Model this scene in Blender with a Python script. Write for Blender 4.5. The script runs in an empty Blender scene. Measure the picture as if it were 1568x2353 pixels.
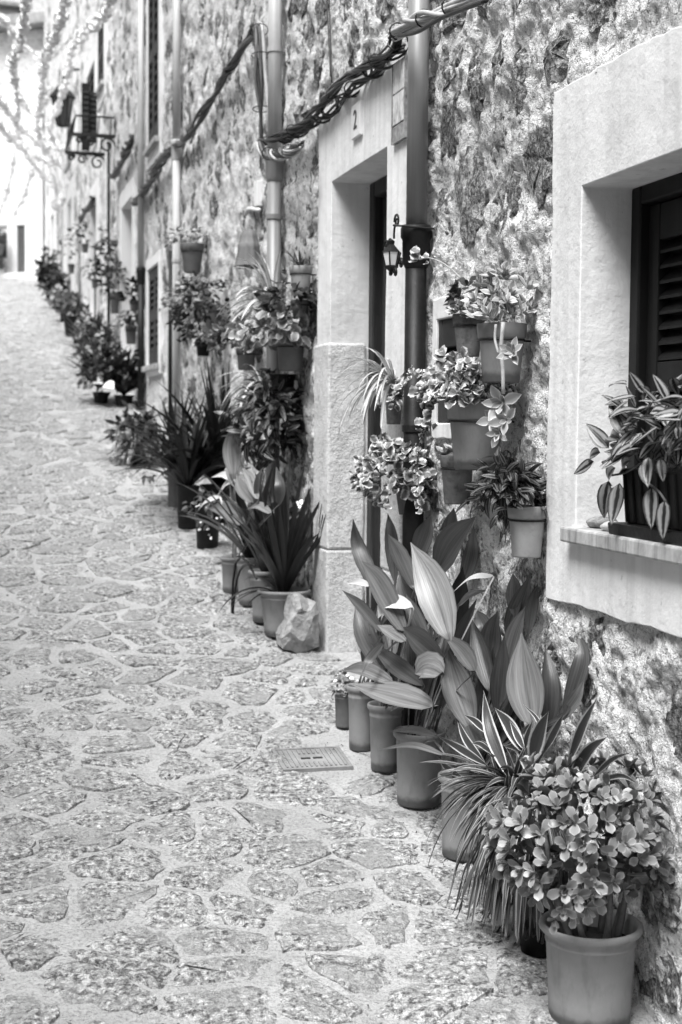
import bpy, bmesh, math, random
import numpy as np
from mathutils import Vector, Matrix

random.seed(7); np.random.seed(7)
R = math.radians
scene = bpy.context.scene
COL = scene.collection

# ---------------------------------------------------------------- camera
F = 3400.0            # focal length in picture units (picture 1568 wide)
CX, CY = 784.0, 1176.5
CAMH = 1.5
YAW, PITCH, ROLL = R(14.6), R(3.47), R(0.5)
cam_d = bpy.data.cameras.new('camera')
cam = bpy.data.objects.new('camera', cam_d); COL.objects.link(cam)
RM = Matrix.Rotation(-YAW, 4, 'Z') @ Matrix.Rotation(R(90) - PITCH, 4, 'X') @ Matrix.Rotation(ROLL, 4, 'Z')
cam.matrix_world = Matrix.Translation((0, 0, CAMH)) @ RM
cam_d.sensor_fit = 'HORIZONTAL'; cam_d.sensor_width = 36.0
cam_d.lens = 36.0 * F / 1568.0
cam_d.clip_start = 0.05; cam_d.clip_end = 400
cam_d.dof.use_dof = True
cam_d.dof.focus_distance = 4.35
cam_d.dof.aperture_fstop = 6.3
scene.camera = cam
scene.render.resolution_x = 682; scene.render.resolution_y = 1024

# ---------------------------------------------------------------- world, sun
SUN_DIR = Vector((-0.34, -0.34, 0.88)).normalized()     # towards the sun
world = bpy.data.worlds.new('World'); scene.world = world; world.use_nodes = True
nt = world.node_tree; nt.nodes.clear()
sky = nt.nodes.new('ShaderNodeTexSky'); sky.sky_type = 'NISHITA'; sky.sun_disc = False
sky.sun_elevation = math.asin(SUN_DIR.z); sky.sun_rotation = math.atan2(SUN_DIR.x, SUN_DIR.y)
sky.air_density = 1.0; sky.dust_density = 3.0
bw = nt.nodes.new('ShaderNodeRGBToBW')
bg = nt.nodes.new('ShaderNodeBackground'); bg.inputs[1].default_value = 0.055
wo = nt.nodes.new('ShaderNodeOutputWorld')
nt.links.new(sky.outputs[0], bw.inputs[0]); nt.links.new(bw.outputs[0], bg.inputs[0]); nt.links.new(bg.outputs[0], wo.inputs[0])
sun_d = bpy.data.lights.new('sun', 'SUN'); sun_d.energy = 1.5; sun_d.angle = R(28)
sun = bpy.data.objects.new('sun', sun_d); COL.objects.link(sun)
sun.rotation_euler = SUN_DIR.to_track_quat('Z', 'Y').to_euler()
sun.location = (-4, -3, 9)

vs = scene.view_settings
vs.view_transform = 'Standard'; vs.look = 'None'; vs.exposure = 2.02; vs.gamma = 1.0; vs.use_curve_mapping = False

# ---------------------------------------------------------------- geometry of the place
W = 1.665             # the row of house fronts stands on the plane X = W, the lane runs along +Y
GY = [-6, 0, 3.2, 4.8, 6.6, 8.2, 11.0, 30.0, 60.0]
GZ = [-0.9, -0.32, 0.02, 0.20, 0.47, 0.73, 1.20, 4.35, 7.2]
def g(y): return float(np.interp(y, GY, GZ))
CAM = Vector((0, 0, CAMH)); R3 = RM.to_3x3()
def ray(px, py): return (R3 @ Vector(((px - CX) / F, -(py - CY) / F, -1.0))).normalized()
def P(px, py, X=W):                       # pixel on the plane X = const (a distance from the house fronts)
    d = ray(px, py); return CAM + d * (X / d.x)
def PY(px, py, Y):
    d = ray(px, py); return CAM + d * (Y / d.y)
def G(px, py):                            # pixel on the ground
    d = ray(px, py); t = 1.0; p = CAM
    while t < 80:
        p = CAM + d * t
        if p.z < g(p.y): break
        t += 0.01
    return p
def depth(p): return -(R3.transposed() @ (p - CAM)).z
def px2m(p): return depth(p) / F          # metres per picture unit at p

# ---------------------------------------------------------------- noise
_perm = np.random.RandomState(3).permutation(256); _perm = np.concatenate([_perm, _perm, _perm])
_gr = np.random.RandomState(4).uniform(-1, 1, (256, 3)); _gr /= np.linalg.norm(_gr, axis=1)[:, None]
def perlin(x, y, z=0.0):
    x, y, z = np.broadcast_arrays(np.asarray(x, float), np.asarray(y, float), np.asarray(z, float))
    xi, yi, zi = np.floor(x).astype(int), np.floor(y).astype(int), np.floor(z).astype(int)
    xf, yf, zf = x - xi, y - yi, z - zi
    f = lambda t: t * t * t * (t * (t * 6 - 15) + 10)
    u, v, w = f(xf), f(yf), f(zf)
    xi &= 255; yi &= 255; zi &= 255
    def gd(a, b, c):
        h = _perm[_perm[_perm[(xi + a) & 255] + ((yi + b) & 255)] + ((zi + c) & 255)]
        gv = _gr[h]
        return gv[..., 0] * (xf - a) + gv[..., 1] * (yf - b) + gv[..., 2] * (zf - c)
    l = lambda a, b, t: a + (b - a) * t
    return l(l(l(gd(0,0,0), gd(1,0,0), u), l(gd(0,1,0), gd(1,1,0), u), v), l(l(gd(0,0,1), gd(1,0,1), u), l(gd(0,1,1), gd(1,1,1), u), v), w)
def fbm(x, y, z=0.0, o=4):
    s = 0.0; a = 1.0
    for i in range(o):
        k = 2.03 ** i
        s = s + a * perlin(x * k + i * 7.3, y * k + i * 3.1, z * k + i); a *= 0.52
    return s

# ---------------------------------------------------------------- materials
def new_mat(name):
    m = bpy.data.materials.new(name); m.use_nodes = True
    return m, m.node_tree, m.node_tree.nodes['Principled BSDF']
def N(nt, t, **kw):
    n = nt.nodes.new(t)
    for k, v in kw.items(): setattr(n, k, v)
    return n
def gray(v): return (v, v, v, 1)
def ramp(nt, fac, stops):
    r = N(nt, 'ShaderNodeValToRGB'); e = r.color_ramp.elements
    while len(e) < len(stops): e.new(0.5)
    for i, (p, v) in enumerate(stops): e[i].position = p; e[i].color = gray(v)
    nt.links.new(fac, r.inputs[0]); return r.outputs[0]
def noise(nt, co, scale, detail=4, rough=0.6, dist=0.0):
    n = N(nt, 'ShaderNodeTexNoise'); n.inputs['Scale'].default_value = scale; n.inputs['Detail'].default_value = detail
    n.inputs['Roughness'].default_value = rough; n.inputs['Distortion'].default_value = dist
    nt.links.new(co, n.inputs['Vector']); return n.outputs['Fac']
def mixf(nt, a, b, fac, mode='MIX'):
    m = N(nt, 'ShaderNodeMix', data_type='RGBA', blend_type=mode)
    for k, v in ((0, fac), (6, a), (7, b)):
        if hasattr(v, 'is_linked'): nt.links.new(v, m.inputs[k])
        else: m.inputs[k].default_value = v if k == 0 else gray(v)
    return m.outputs[2]
def bump(nt, bsdf, h, strength, dist, prev=None):
    b = N(nt, 'ShaderNodeBump'); b.inputs['Strength'].default_value = strength; b.inputs['Distance'].default_value = dist
    nt.links.new(h, b.inputs['Height'])
    if prev is not None: nt.links.new(prev, b.inputs['Normal'])
    nt.links.new(b.outputs[0], bsdf.inputs['Normal']); return b.outputs[0]
def pos(nt): return N(nt, 'ShaderNodeNewGeometry').outputs['Position']
def scaled(nt, co, s):
    m = N(nt, 'ShaderNodeMapping'); m.inputs['Scale'].default_value = s; nt.links.new(co, m.inputs['Vector']); return m.outputs[0]

def m_rough(name, lo, hi, scale, bumps=(), rough=0.85, speck=None, speck_scale=80, stretch=(1,1,1), spec=0.3, randomise=0.0):
    m, nt, b = new_mat(name); co = scaled(nt, pos(nt), stretch)
    c = ramp(nt, noise(nt, co, scale, 5, 0.62), [(0.32, lo), (0.68, hi)])
    if speck:
        for (p0, p1, v0, v1, sc, fac) in speck:
            s = ramp(nt, noise(nt, co, sc, 3, 0.65), [(p0, v0), (p1, v1)])
            c = mixf(nt, c, s, fac, 'MULTIPLY' if max(v0, v1) <= 1 else 'MULTIPLY')
    if randomise:
        oi = N(nt, 'ShaderNodeObjectInfo')
        r = ramp(nt, oi.outputs['Random'], [(0, 1 - randomise), (1, 1.0)])
        c = mixf(nt, c, r, 1.0, 'MULTIPLY')
    nt.links.new(c, b.inputs['Base Color']); b.inputs['Roughness'].default_value = rough
    b.inputs['Specular IOR Level'].default_value = spec
    prev = None
    for sc, st, d in bumps: prev = bump(nt, b, noise(nt, co, sc, 4, 0.65), st, d, prev)
    return m

M = {}
def add_streaks(m, lo, sc):
    """rain marks running down the face"""
    nt = m.node_tree; b = nt.nodes['Principled BSDF']; src = b.inputs['Base Color'].links[0].from_socket; co = pos(nt)
    st = ramp(nt, noise(nt, scaled(nt, co, (sc, sc, .7)), 1.0, 5, .6), [(.36, lo), (.56, 1)])
    bl = ramp(nt, noise(nt, co, 1.7, 4, .6), [(.35, .86), (.6, 1)])
    nt.links.new(mixf(nt, mixf(nt, src, st, 1.0, 'MULTIPLY'), bl, 1.0, 'MULTIPLY'), b.inputs['Base Color'])
def m_wall(name, bias, far=False):
    """mortar smeared over rubble: one colour field for both, biased towards mortar or stone"""
    m, nt, b = new_mat(name); co = pos(nt)
    mort = ramp(nt, noise(nt, co, 6, 5, .65), [(.3, .62), (.65, .88)])
    pit_shade = ramp(nt, noise(nt, co, 38, 3, .7), [(.36, .18), (.45, 1)]); mort = mixf(nt, mort, pit_shade, .75, 'MULTIPLY')  # shade of pits painted into the mortar colour, coarse here, finer below
    mort = mixf(nt, mort, ramp(nt, noise(nt, co, 95, 3, .7), [(.36, .45), (.48, 1)]), .55, 'MULTIPLY')
    st = ramp(nt, noise(nt, co, 60, 4, .75), [(.38, .07), (.47, .19), (.56, .36), (.66, .62)])
    oi = N(nt, 'ShaderNodeObjectInfo')
    st = mixf(nt, st, ramp(nt, oi.outputs['Random'], [(0, .55), (1, 1)]), 1.0 if bias > 0 else 0.0, 'MULTIPLY')
    k = N(nt, 'ShaderNodeMath', operation='ADD'); nt.links.new(noise(nt, co, 13, 5, .68, .4), k.inputs[0]); k.inputs[1].default_value = bias
    c = mixf(nt, mort, st, ramp(nt, k.outputs[0], [(.50, 0), (.62, 1)]))
    nt.links.new(c, b.inputs['Base Color']); b.inputs['Roughness'].default_value = .9; b.inputs['Specular IOR Level'].default_value = .25
    p = bump(nt, b, noise(nt, co, 30, 4, .7), 1.0, .03); bump(nt, b, noise(nt, co, 105, 3, .7), 1.0, .012, p)
    return m
M['mortar'] = m_wall('wall_mortar', -.155)
M['stone'] = m_wall('wall_stone', .15)
M['mortar_far'] = m_rough('hazed_wall_mortar', 0.64, 0.82, 4, [(14, .7, .02)], .92, [(.36, .5, .4, 1, 22, .7)])  # colour lightened to stand in for haze over the far walls
M['stone_far'] = m_rough('hazed_wall_stone', 0.34, 0.58, 6, [(30, .8, .02)], .9, [(.36, .52, .25, 1, 40, .8)], randomise=0.3)  # stone lightened likewise, haze put into the colour
M['plaster'] = m_rough('white_plaster', 0.76, 0.84, 2.2, [(7, .35, .02), (45, .3, .005), (200, .4, .002)], .9, [(.30, .42, .82, 1, 9, .7), (.27, .33, .5, 1, 30, .6)])
M['plaster_far'] = m_rough('limewash', 0.66, 0.74, 2, [(12, .3, .01)], .9)
M['jamb'] = m_rough('jamb_limestone', 0.50, 0.68, 7, [(35, .6, .012), (140, .8, .004)], .9, [(.34, .46, .55, 1, 60, .7)])
M['sill'] = m_rough('sill_stone', 0.34, 0.60, 5, [(60, .4, .004)], .7, [(.36, .55, .6, 1, 14, .7)], stretch=(1, 2, 1))
def m_pave(name, bias, rough):
    """chipped stone, its glints painted as white flecks, and the mortar smeared over its edges share one colour field"""
    m, nt, b = new_mat(name); co = pos(nt)
    mort = ramp(nt, noise(nt, co, 3.5, 5, .62), [(.32, .40), (.68, .53)])
    mort = mixf(nt, mort, ramp(nt, noise(nt, co, 85, 3, .7), [(.36, .55), (.5, 1)]), .75, 'MULTIPLY')
    st = ramp(nt, noise(nt, co, 52, 4, .72, .3), [(.40, .16), (.46, .43), (.53, .63), (.60, .93)])  # white and dark flecks put glints and cracks into the colour
    st = mixf(nt, st, ramp(nt, noise(nt, co, 110, 3, .7), [(.38, .5), (.54, 1)]), .8, 'MULTIPLY')
    if bias > 0:
        oi = N(nt, 'ShaderNodeObjectInfo'); st = mixf(nt, st, ramp(nt, oi.outputs['Random'], [(0, .84), (1, 1)]), 1.0, 'MULTIPLY')
    k = N(nt, 'ShaderNodeMath', operation='ADD'); nt.links.new(noise(nt, co, 5.5, 5, .68, .3), k.inputs[0]); k.inputs[1].default_value = bias
    mask = ramp(nt, k.outputs[0], [(.48, 0), (.60, 1)])
    c = mixf(nt, mort, st, mask)
    nt.links.new(c, b.inputs['Base Color']); b.inputs['Roughness'].default_value = rough; b.inputs['Specular IOR Level'].default_value = .4
    p = bump(nt, b, noise(nt, co, 52, 4, .72, .3), 1.0, .03 if bias > 0 else .012); bump(nt, b, noise(nt, co, 120, 3, .7), .9, .008, p)
    return m
M['paver'] = m_pave('paving_stone', .10, .45)
M['street'] = m_pave('street_mortar', -.12, .75)
def m_pot(name, lo, hi, rough):
    m, nt, b = new_mat(name); tc = N(nt, 'ShaderNodeTexCoord'); co = pos(nt)
    c = ramp(nt, noise(nt, co, 9, 5, .6), [(.3, lo), (.7, hi)])
    c = mixf(nt, c, ramp(nt, noise(nt, scaled(nt, co, (1, 1, .35)), 26, 4, .7), [(.3, .72), (.5, 1)]), .7, 'MULTIPLY')
    sp = N(nt, 'ShaderNodeSeparateXYZ'); nt.links.new(tc.outputs['Object'], sp.inputs[0])
    ns = noise(nt, co, 30, 3, .6); k = N(nt, 'ShaderNodeMath', operation='MULTIPLY_ADD'); nt.links.new(ns, k.inputs[0]); k.inputs[1].default_value = -.03; nt.links.new(sp.outputs[2], k.inputs[2])
    c = mixf(nt, c, ramp(nt, k.outputs[0], [(.006, .38), (.022, 1)]), 1.0, 'MULTIPLY')        # dirt splashed on the foot
    nt.links.new(c, b.inputs['Base Color']); b.inputs['Roughness'].default_value = rough; b.inputs['Specular IOR Level'].default_value = .35
    bump(nt, b, noise(nt, co, 160, 3, .6), .15, .001); return m
M['pot'] = m_pot('terracotta_plastic', .21, .27, .6)
M['pot_old'] = m_rough('weathered_terracotta', 0.09, 0.24, 14, [(70, .4, .003)], .85, [(.36, .5, .5, 1, 30, .7)])
M['pot_light'] = m_rough('pale_terracotta', 0.26, 0.38, 9, [(90, .2, .002)], .8, [(.32, .44, .6, 1, 16, .6)])
M['pot_dark'] = m_rough('dark_plastic', 0.006, 0.016, 6, [(60, .2, .002)], .5, spec=.2)
M['pot_mid'] = m_rough('grey_terracotta', 0.10, 0.16, 8, [(90, .2, .002)], .75)
M['pot_white'] = m_rough('glazed_white', 0.6, 0.75, 8, [], .3)
M['soil'] = m_rough('soil', 0.01, 0.03, 40, [(90, 1, .01)], .95)
M['iron'] = m_rough('black_iron', 0.005, 0.018, 20, [(70, .5, .003)], .5, spec=.25)
M['cast_iron'] = m_rough('cast_iron_pipe', 0.005, 0.018, 12, [(60, .4, .003)], .48, [(.35, .5, .5, 1, 25, .6)], spec=.22)
M['pipe'] = m_rough('grey_pipe', 0.20, 0.27, 4, [], .42, spec=.5, stretch=(4, 4, .4))
M['pipe_far'] = m_rough('pale_pipe', 0.42, 0.5, 4, [], .5, stretch=(4, 4, .4))
M['wood'] = m_rough('dark_painted_wood', 0.007, 0.014, 4, [(60, .2, .002)], .5, stretch=(1, 6, .5), spec=.15)
M['door_wood'] = m_rough('door_wood', 0.008, 0.04, 6, [(40, .4, .004)], .55, stretch=(6, 6, .4))
M['wood_far'] = m_rough('hazed_wood', 0.09, 0.15, 5, [], .7)  # dark wood painted grey in place of distance haze
M['shutter_mid'] = m_rough('grey_shutter', 0.025, 0.05, 5, [], .7)
M['cable_l'] = m_rough('pale_cable', 0.34, 0.48, 20, [], .5)
M['cable_m'] = m_rough('grey_cable', 0.08, 0.16, 20, [], .5)
M['cable_d'] = m_rough('black_cable', 0.012, 0.03, 20, [], .45)
M['rock'] = m_rough('limestone_rock', 0.22, 0.38, 8, [(20, .8, .02), (70, .6, .006)], .9, [(.34, .48, .45, 1, 18, .7)])
M['pebble'] = m_rough('pebble', 0.4, 0.66, 12, [(80, .3, .002)], .7)
M['paper'] = m_rough('crepe_paper', 0.78, 0.84, 6, [], 1.0, spec=0)
M['stem'] = m_rough('stem', 0.06, 0.13, 30, [(90, .5, .003)], .7)
M['stem_light'] = m_rough('pale_stem', 0.3, 0.42, 30, [(90, .5, .003)], .7)
M['drain'] = m_rough('cast_drain_cover', 0.16, 0.30, 10, [(60, .5, .003)], .6)
M['tile'] = m_rough('painted_tile', 0.25, 0.8, 16, [], .25, stretch=(1, 1.6, 1))
M['tile_dark'] = m_rough('painted_tile_border', 0.10, 0.34, 30, [], .25)
M['ink'] = m_rough('black_enamel', 0.02, 0.03, 5, [], .4)
M['bulb'] = m_rough('frosted_bulb', 0.7, 0.8, 5, [], .2)
M['roof'] = m_rough('roof_tiles', 0.25, 0.42, 8, [], .9)
M['glass'] = m_rough('dark_glass', 0.02, 0.03, 2, [], .1, spec=.8)
M['petal'] = m_rough('white_petal', 0.75, 0.8, 5, [], .6)
M['void'] = m_rough('dark_interior', 0.004, 0.006, 5, [], .9)

def leafmat(name, stops, streak=0.0, rough=0.38, rnd=0.35, streak_n=16, spec=0.5, transl=0.12):
    m, nt, b = new_mat(name)
    uv = N(nt, 'ShaderNodeUVMap'); sp = N(nt, 'ShaderNodeSeparateXYZ'); nt.links.new(uv.outputs[0], sp.inputs[0])
    a = N(nt, 'ShaderNodeMath', operation='MULTIPLY_ADD'); nt.links.new(sp.outputs[0], a.inputs[0]); a.inputs[1].default_value = 2; a.inputs[2].default_value = -1
    ab = N(nt, 'ShaderNodeMath', operation='ABSOLUTE'); nt.links.new(a.outputs[0], ab.inputs[0])
    ns = noise(nt, scaled(nt, uv.outputs[0], (3, 5, 1)), 1.0, 2)
    ad = N(nt, 'ShaderNodeMath', operation='MULTIPLY_ADD'); nt.links.new(ns, ad.inputs[0]); ad.inputs[1].default_value = 0.22; nt.links.new(ab.outputs[0], ad.inputs[2])
    sb = N(nt, 'ShaderNodeMath', operation='SUBTRACT'); nt.links.new(ad.outputs[0], sb.inputs[0]); sb.inputs[1].default_value = 0.11
    c = ramp(nt, sb.outputs[0], stops)
    if streak:
        st = noise(nt, scaled(nt, uv.outputs[0], (streak_n, 1.2, 1)), 1.0, 3)
        c = mixf(nt, c, ramp(nt, st, [(.3, 1 - streak), (.62, 1.0)]), 1.0, 'MULTIPLY')
        bump(nt, b, noise(nt, scaled(nt, uv.outputs[0], (streak_n * 1.3, .6, 1)), 1.0, 2), .35, .004)
    oi = N(nt, 'ShaderNodeObjectInfo')
    c = mixf(nt, c, ramp(nt, oi.outputs['Random'], [(0, 1 - rnd), (1, 1)]), 1.0, 'MULTIPLY')
    nt.links.new(c, b.inputs['Base Color']); b.inputs['Roughness'].default_value = rough; b.inputs['Specular IOR Level'].default_value = spec
    if transl:
        tr = N(nt, 'ShaderNodeBsdfTranslucent'); nt.links.new(c, tr.inputs[0])
        mx = N(nt, 'ShaderNodeMixShader'); mx.inputs[0].default_value = transl
        out = nt.nodes['Material Output']
        nt.links.new(b.outputs[0], mx.inputs[1]); nt.links.new(tr.outputs[0], mx.inputs[2]); nt.links.new(mx.outputs[0], out.inputs[0])
    return m
add_streaks(M['plaster'], .86, 16); add_streaks(M['sill'], .6, 30); add_streaks(M['pipe'], .8, 40); add_streaks(M['pipe_far'], .75, 40)
L = {}
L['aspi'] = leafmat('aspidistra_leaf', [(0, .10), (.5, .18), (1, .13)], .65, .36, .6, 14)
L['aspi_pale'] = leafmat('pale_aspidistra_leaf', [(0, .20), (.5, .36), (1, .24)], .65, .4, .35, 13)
L['white'] = leafmat('white_leaf', [(0, .62), (1, .74)], .1, .5, .1)  # near-white colour for a few of the leaves
L['margin'] = leafmat('white_margined_leaf', [(0, .045), (.60, .06), (.70, .08), (.78, .70), (1, .8)], .35, .4, .3, 8)
L['lirio'] = leafmat('striped_strap_leaf', [(0, .12), (.4, .11), (.6, .2), (.75, .55), (1, .62)], .3, .4, .6, 5)
L['spider'] = leafmat('spider_leaf', [(0, .82), (.40, .72), (.54, .34), (.85, .3), (1, .5)], .15, .4, .25, 4)
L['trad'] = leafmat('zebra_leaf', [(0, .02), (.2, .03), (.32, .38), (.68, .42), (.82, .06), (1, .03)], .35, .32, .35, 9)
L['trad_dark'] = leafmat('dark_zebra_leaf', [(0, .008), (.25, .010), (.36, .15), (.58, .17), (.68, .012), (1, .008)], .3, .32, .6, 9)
L['plect'] = leafmat('white_edged_round_leaf', [(0, .15), (.4, .22), (.55, .36), (.68, .72), (1, .82)], .3, .5, .3, 6)
L['light'] = leafmat('light_round_leaf', [(0, .24), (.6, .34), (.8, .58), (1, .66)], .3, .5, .45, 6)
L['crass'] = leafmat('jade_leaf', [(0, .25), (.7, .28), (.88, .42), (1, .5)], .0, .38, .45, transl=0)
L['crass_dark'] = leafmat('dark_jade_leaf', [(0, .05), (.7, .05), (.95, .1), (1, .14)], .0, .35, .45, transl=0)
L['echev'] = leafmat('echeveria_leaf', [(0, .34), (.6, .40), (.85, .66), (1, .74)], .0, .45, .35, transl=0)
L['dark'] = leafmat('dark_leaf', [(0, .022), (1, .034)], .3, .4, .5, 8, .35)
L['mid'] = leafmat('green_leaf', [(0, .08), (1, .12)], .3, .4, .5, 8)
L['clivia'] = leafmat('glossy_strap_leaf', [(0, .026), (1, .04)], .3, .35, .5, 8, .4)

# ---------------------------------------------------------------- object helpers
def mesh_of(name, v, f, mat=None, uv=None, smooth=False, mats=None, midx=None):
    me = bpy.data.meshes.new(name)
    me.from_pydata([tuple(p) for p in v], [], f)
    if uv is not None:
        ul = me.uv_layers.new(name='UVMap')
        li = np.zeros(len(me.loops), dtype=np.int32); me.loops.foreach_get('vertex_index', li)
        ul.data.foreach_set('uv', np.asarray(uv, dtype=np.float32)[li].ravel())
    if mat: me.materials.append(mat)
    if mats:
        for m in mats: me.materials.append(m)
        me.polygons.foreach_set('material_index', midx)
    if smooth: me.polygons.foreach_set('use_smooth', [True] * len(me.polygons))
    me.update(); return me
def link(name, me, parent=None, loc=None, mat4=None):
    o = bpy.data.objects.new(name, me); COL.objects.link(o)
    if parent is not None: o.parent = parent
    if mat4 is not None: o.matrix_local = mat4
    elif loc is not None: o.location = loc
    return o
def tag(o, label, cat, group=None, kind=None):
    o['label'] = label
    if cat: o['category'] = cat
    if group: o['group'] = group
    if kind: o['kind'] = kind
    return o
def thing(name, loc, label, cat, group=None):
    o = bpy.data.objects.new(name, None); COL.objects.link(o); o.location = loc; o.empty_display_size = .1
    return tag(o, label, cat, group)
class MB:
    def __init__(s): s.v = []; s.f = []; s.uv = []
    def add(s, v, f, uv=None):
        n = len(s.v); s.v += [Vector(p) for p in v]; s.f += [tuple(i + n for i in q) for q in f]
        s.uv += list(uv) if uv is not None else [(0.5, 0.5)] * len(v)
    def box(s, a, b):
        x0, y0, z0 = [min(a[i], b[i]) for i in range(3)]; x1, y1, z1 = [max(a[i], b[i]) for i in range(3)]
        s.add([(x0,y0,z0),(x1,y0,z0),(x1,y1,z0),(x0,y1,z0),(x0,y0,z1),(x1,y0,z1),(x1,y1,z1),(x0,y1,z1)],
              [(0,3,2,1),(4,5,6,7),(0,1,5,4),(1,2,6,5),(2,3,7,6),(3,0,4,7)])
    def tube(s, pts, r, n=8, cap=True):
        pts = [Vector(p) for p in pts]; rs = r if isinstance(r, (list, tuple)) else [r] * len(pts)
        t0 = (pts[1] - pts[0]).normalized(); up = Vector((0,0,1)) if abs(t0.z) < .9 else Vector((1,0,0))
        u = t0.cross(up).normalized(); vv = []; ff = []
        for i, p in enumerate(pts):
            t = (pts[min(i+1, len(pts)-1)] - pts[max(i-1, 0)]).normalized()
            u = (u - t * u.dot(t)).normalized(); w = t.cross(u)
            for k in range(n):
                a = 2 * math.pi * k / n; vv.append(p + (u * math.cos(a) + w * math.sin(a)) * rs[i])
        for i in range(len(pts) - 1):
            for k in range(n): ff.append((i*n+k, i*n+(k+1) % n, (i+1)*n+(k+1) % n, (i+1)*n+k))
        if cap: ff.append(tuple(range(n-1, -1, -1))); ff.append(tuple((len(pts)-1)*n + k for k in range(n)))
        s.add(vv, ff)
    def lathe(s, prof, n=28, c=(0,0,0), closed=False):
        vv = []; ff = []; c = Vector(c)
        for r, z in prof:
            for k in range(n):
                a = 2*math.pi*k/n; vv.append(c + Vector((r*math.cos(a), r*math.sin(a), z)))
        for i in range(len(prof)-1):
            for k in range(n): ff.append((i*n+k, i*n+(k+1) % n, (i+1)*n+(k+1) % n, (i+1)*n+k))
        if closed: ff.append(tuple(range(n-1, -1, -1)))
        s.add(vv, ff)
    def build(s, name, mat, parent=None, origin=(0,0,0), smooth=False, bevel=None):
        og = Vector(origin)
        o = link(name, mesh_of(name, [p - og for p in s.v], s.f, mat, s.uv, smooth), parent)
        if parent is None: o.location = og
        if bevel:
            b = o.modifiers.new('bevel', 'BEVEL'); b.width = bevel; b.segments = 2; b.limit_method = 'ANGLE'; b.angle_limit = R(50)
        return o
def catmull(pts, n):
    pts = [Vector(p) for p in pts]
    if len(pts) == 2: return [pts[0].lerp(pts[1], i/n) for i in range(n+1)]
    q = [pts[0]*2 - pts[1]] + pts + [pts[-1]*2 - pts[-2]]; out = []
    m = len(pts) - 1
    for i in range(n + 1):
        s = i / n * m; k = min(int(s), m - 1); t = s - k
        a, b, c, d = q[k], q[k+1], q[k+2], q[k+3]
        out.append(0.5 * ((2*b) + (c - a)*t + (2*a - 5*b + 4*c - d)*t*t + (3*b - a - 3*c + d)*t*t*t))
    return out

# ================================================================ the street
def grid_mesh(name, us, vs_, fn, mat, skip=None, uv=None):
    U, V = np.meshgrid(us, vs_, indexing='ij'); X, Y, Z = fn(U, V)
    v = np.stack([X, Y, Z], -1).reshape(-1, 3); nv = len(vs_)
    i, j = np.meshgrid(np.arange(len(us)-1), np.arange(nv-1), indexing='ij')
    if skip is not None:
        um = (us[:-1] + us[1:])/2; vm = (vs_[:-1] + vs_[1:])/2
        A, B = np.meshgrid(um, vm, indexing='ij'); keep = ~skip(A, B); i = i[keep]; j = j[keep]
    i = i.ravel(); j = j.ravel()
    f = np.stack([i*nv+j, (i+1)*nv+j, (i+1)*nv+j+1, i*nv+j+1], -1)
    me = bpy.data.meshes.new(name)
    me.vertices.add(len(v)); me.vertices.foreach_set('co', v.astype(np.float32).ravel())
    me.loops.add(f.size); me.loops.foreach_set('vertex_index', f.astype(np.int32).ravel())
    me.polygons.add(len(f)); me.polygons.foreach_set('loop_start', np.arange(0, f.size, 4, dtype=np.int32))
    me.polygons.foreach_set('use_smooth', [True]*len(f))
    me.materials.append(mat); me.update(calc_edges=True); return me

XL = -3.4
def gv(Y): return np.interp(Y, GY, GZ)
# smooth the profile
_yy = np.linspace(-6, 60, 661); _zz = gv(_yy)
for _ in range(3): _zz = np.convolve(np.pad(_zz, 10, mode='reflect', reflect_type='odd'), np.ones(21)/21, 'valid')
GY = list(_yy); GZ = list(_zz)
def street_h(X, Y):
    return gv(Y) + 0.012*fbm(X*1.3, Y*1.3, 5.0, 3) + 0.004*fbm(X*9, Y*9, 2.0, 3)
ys = np.concatenate([np.arange(-2, 2.6, .1), np.arange(2.6, 8.5, .022), np.arange(8.5, 16, .06), np.arange(16, 58, .3)])
xs = np.concatenate([np.arange(XL, -.6, .1), np.arange(-.6, W+.14, .022)])
me = grid_mesh('street', xs, ys, lambda X, Y: (X, Y, street_h(X, Y)), M['street'])
street = link('street', me); tag(street, 'pale lane of irregular stones set in wide mortar joints, climbing away', None, kind='structure')

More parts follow.
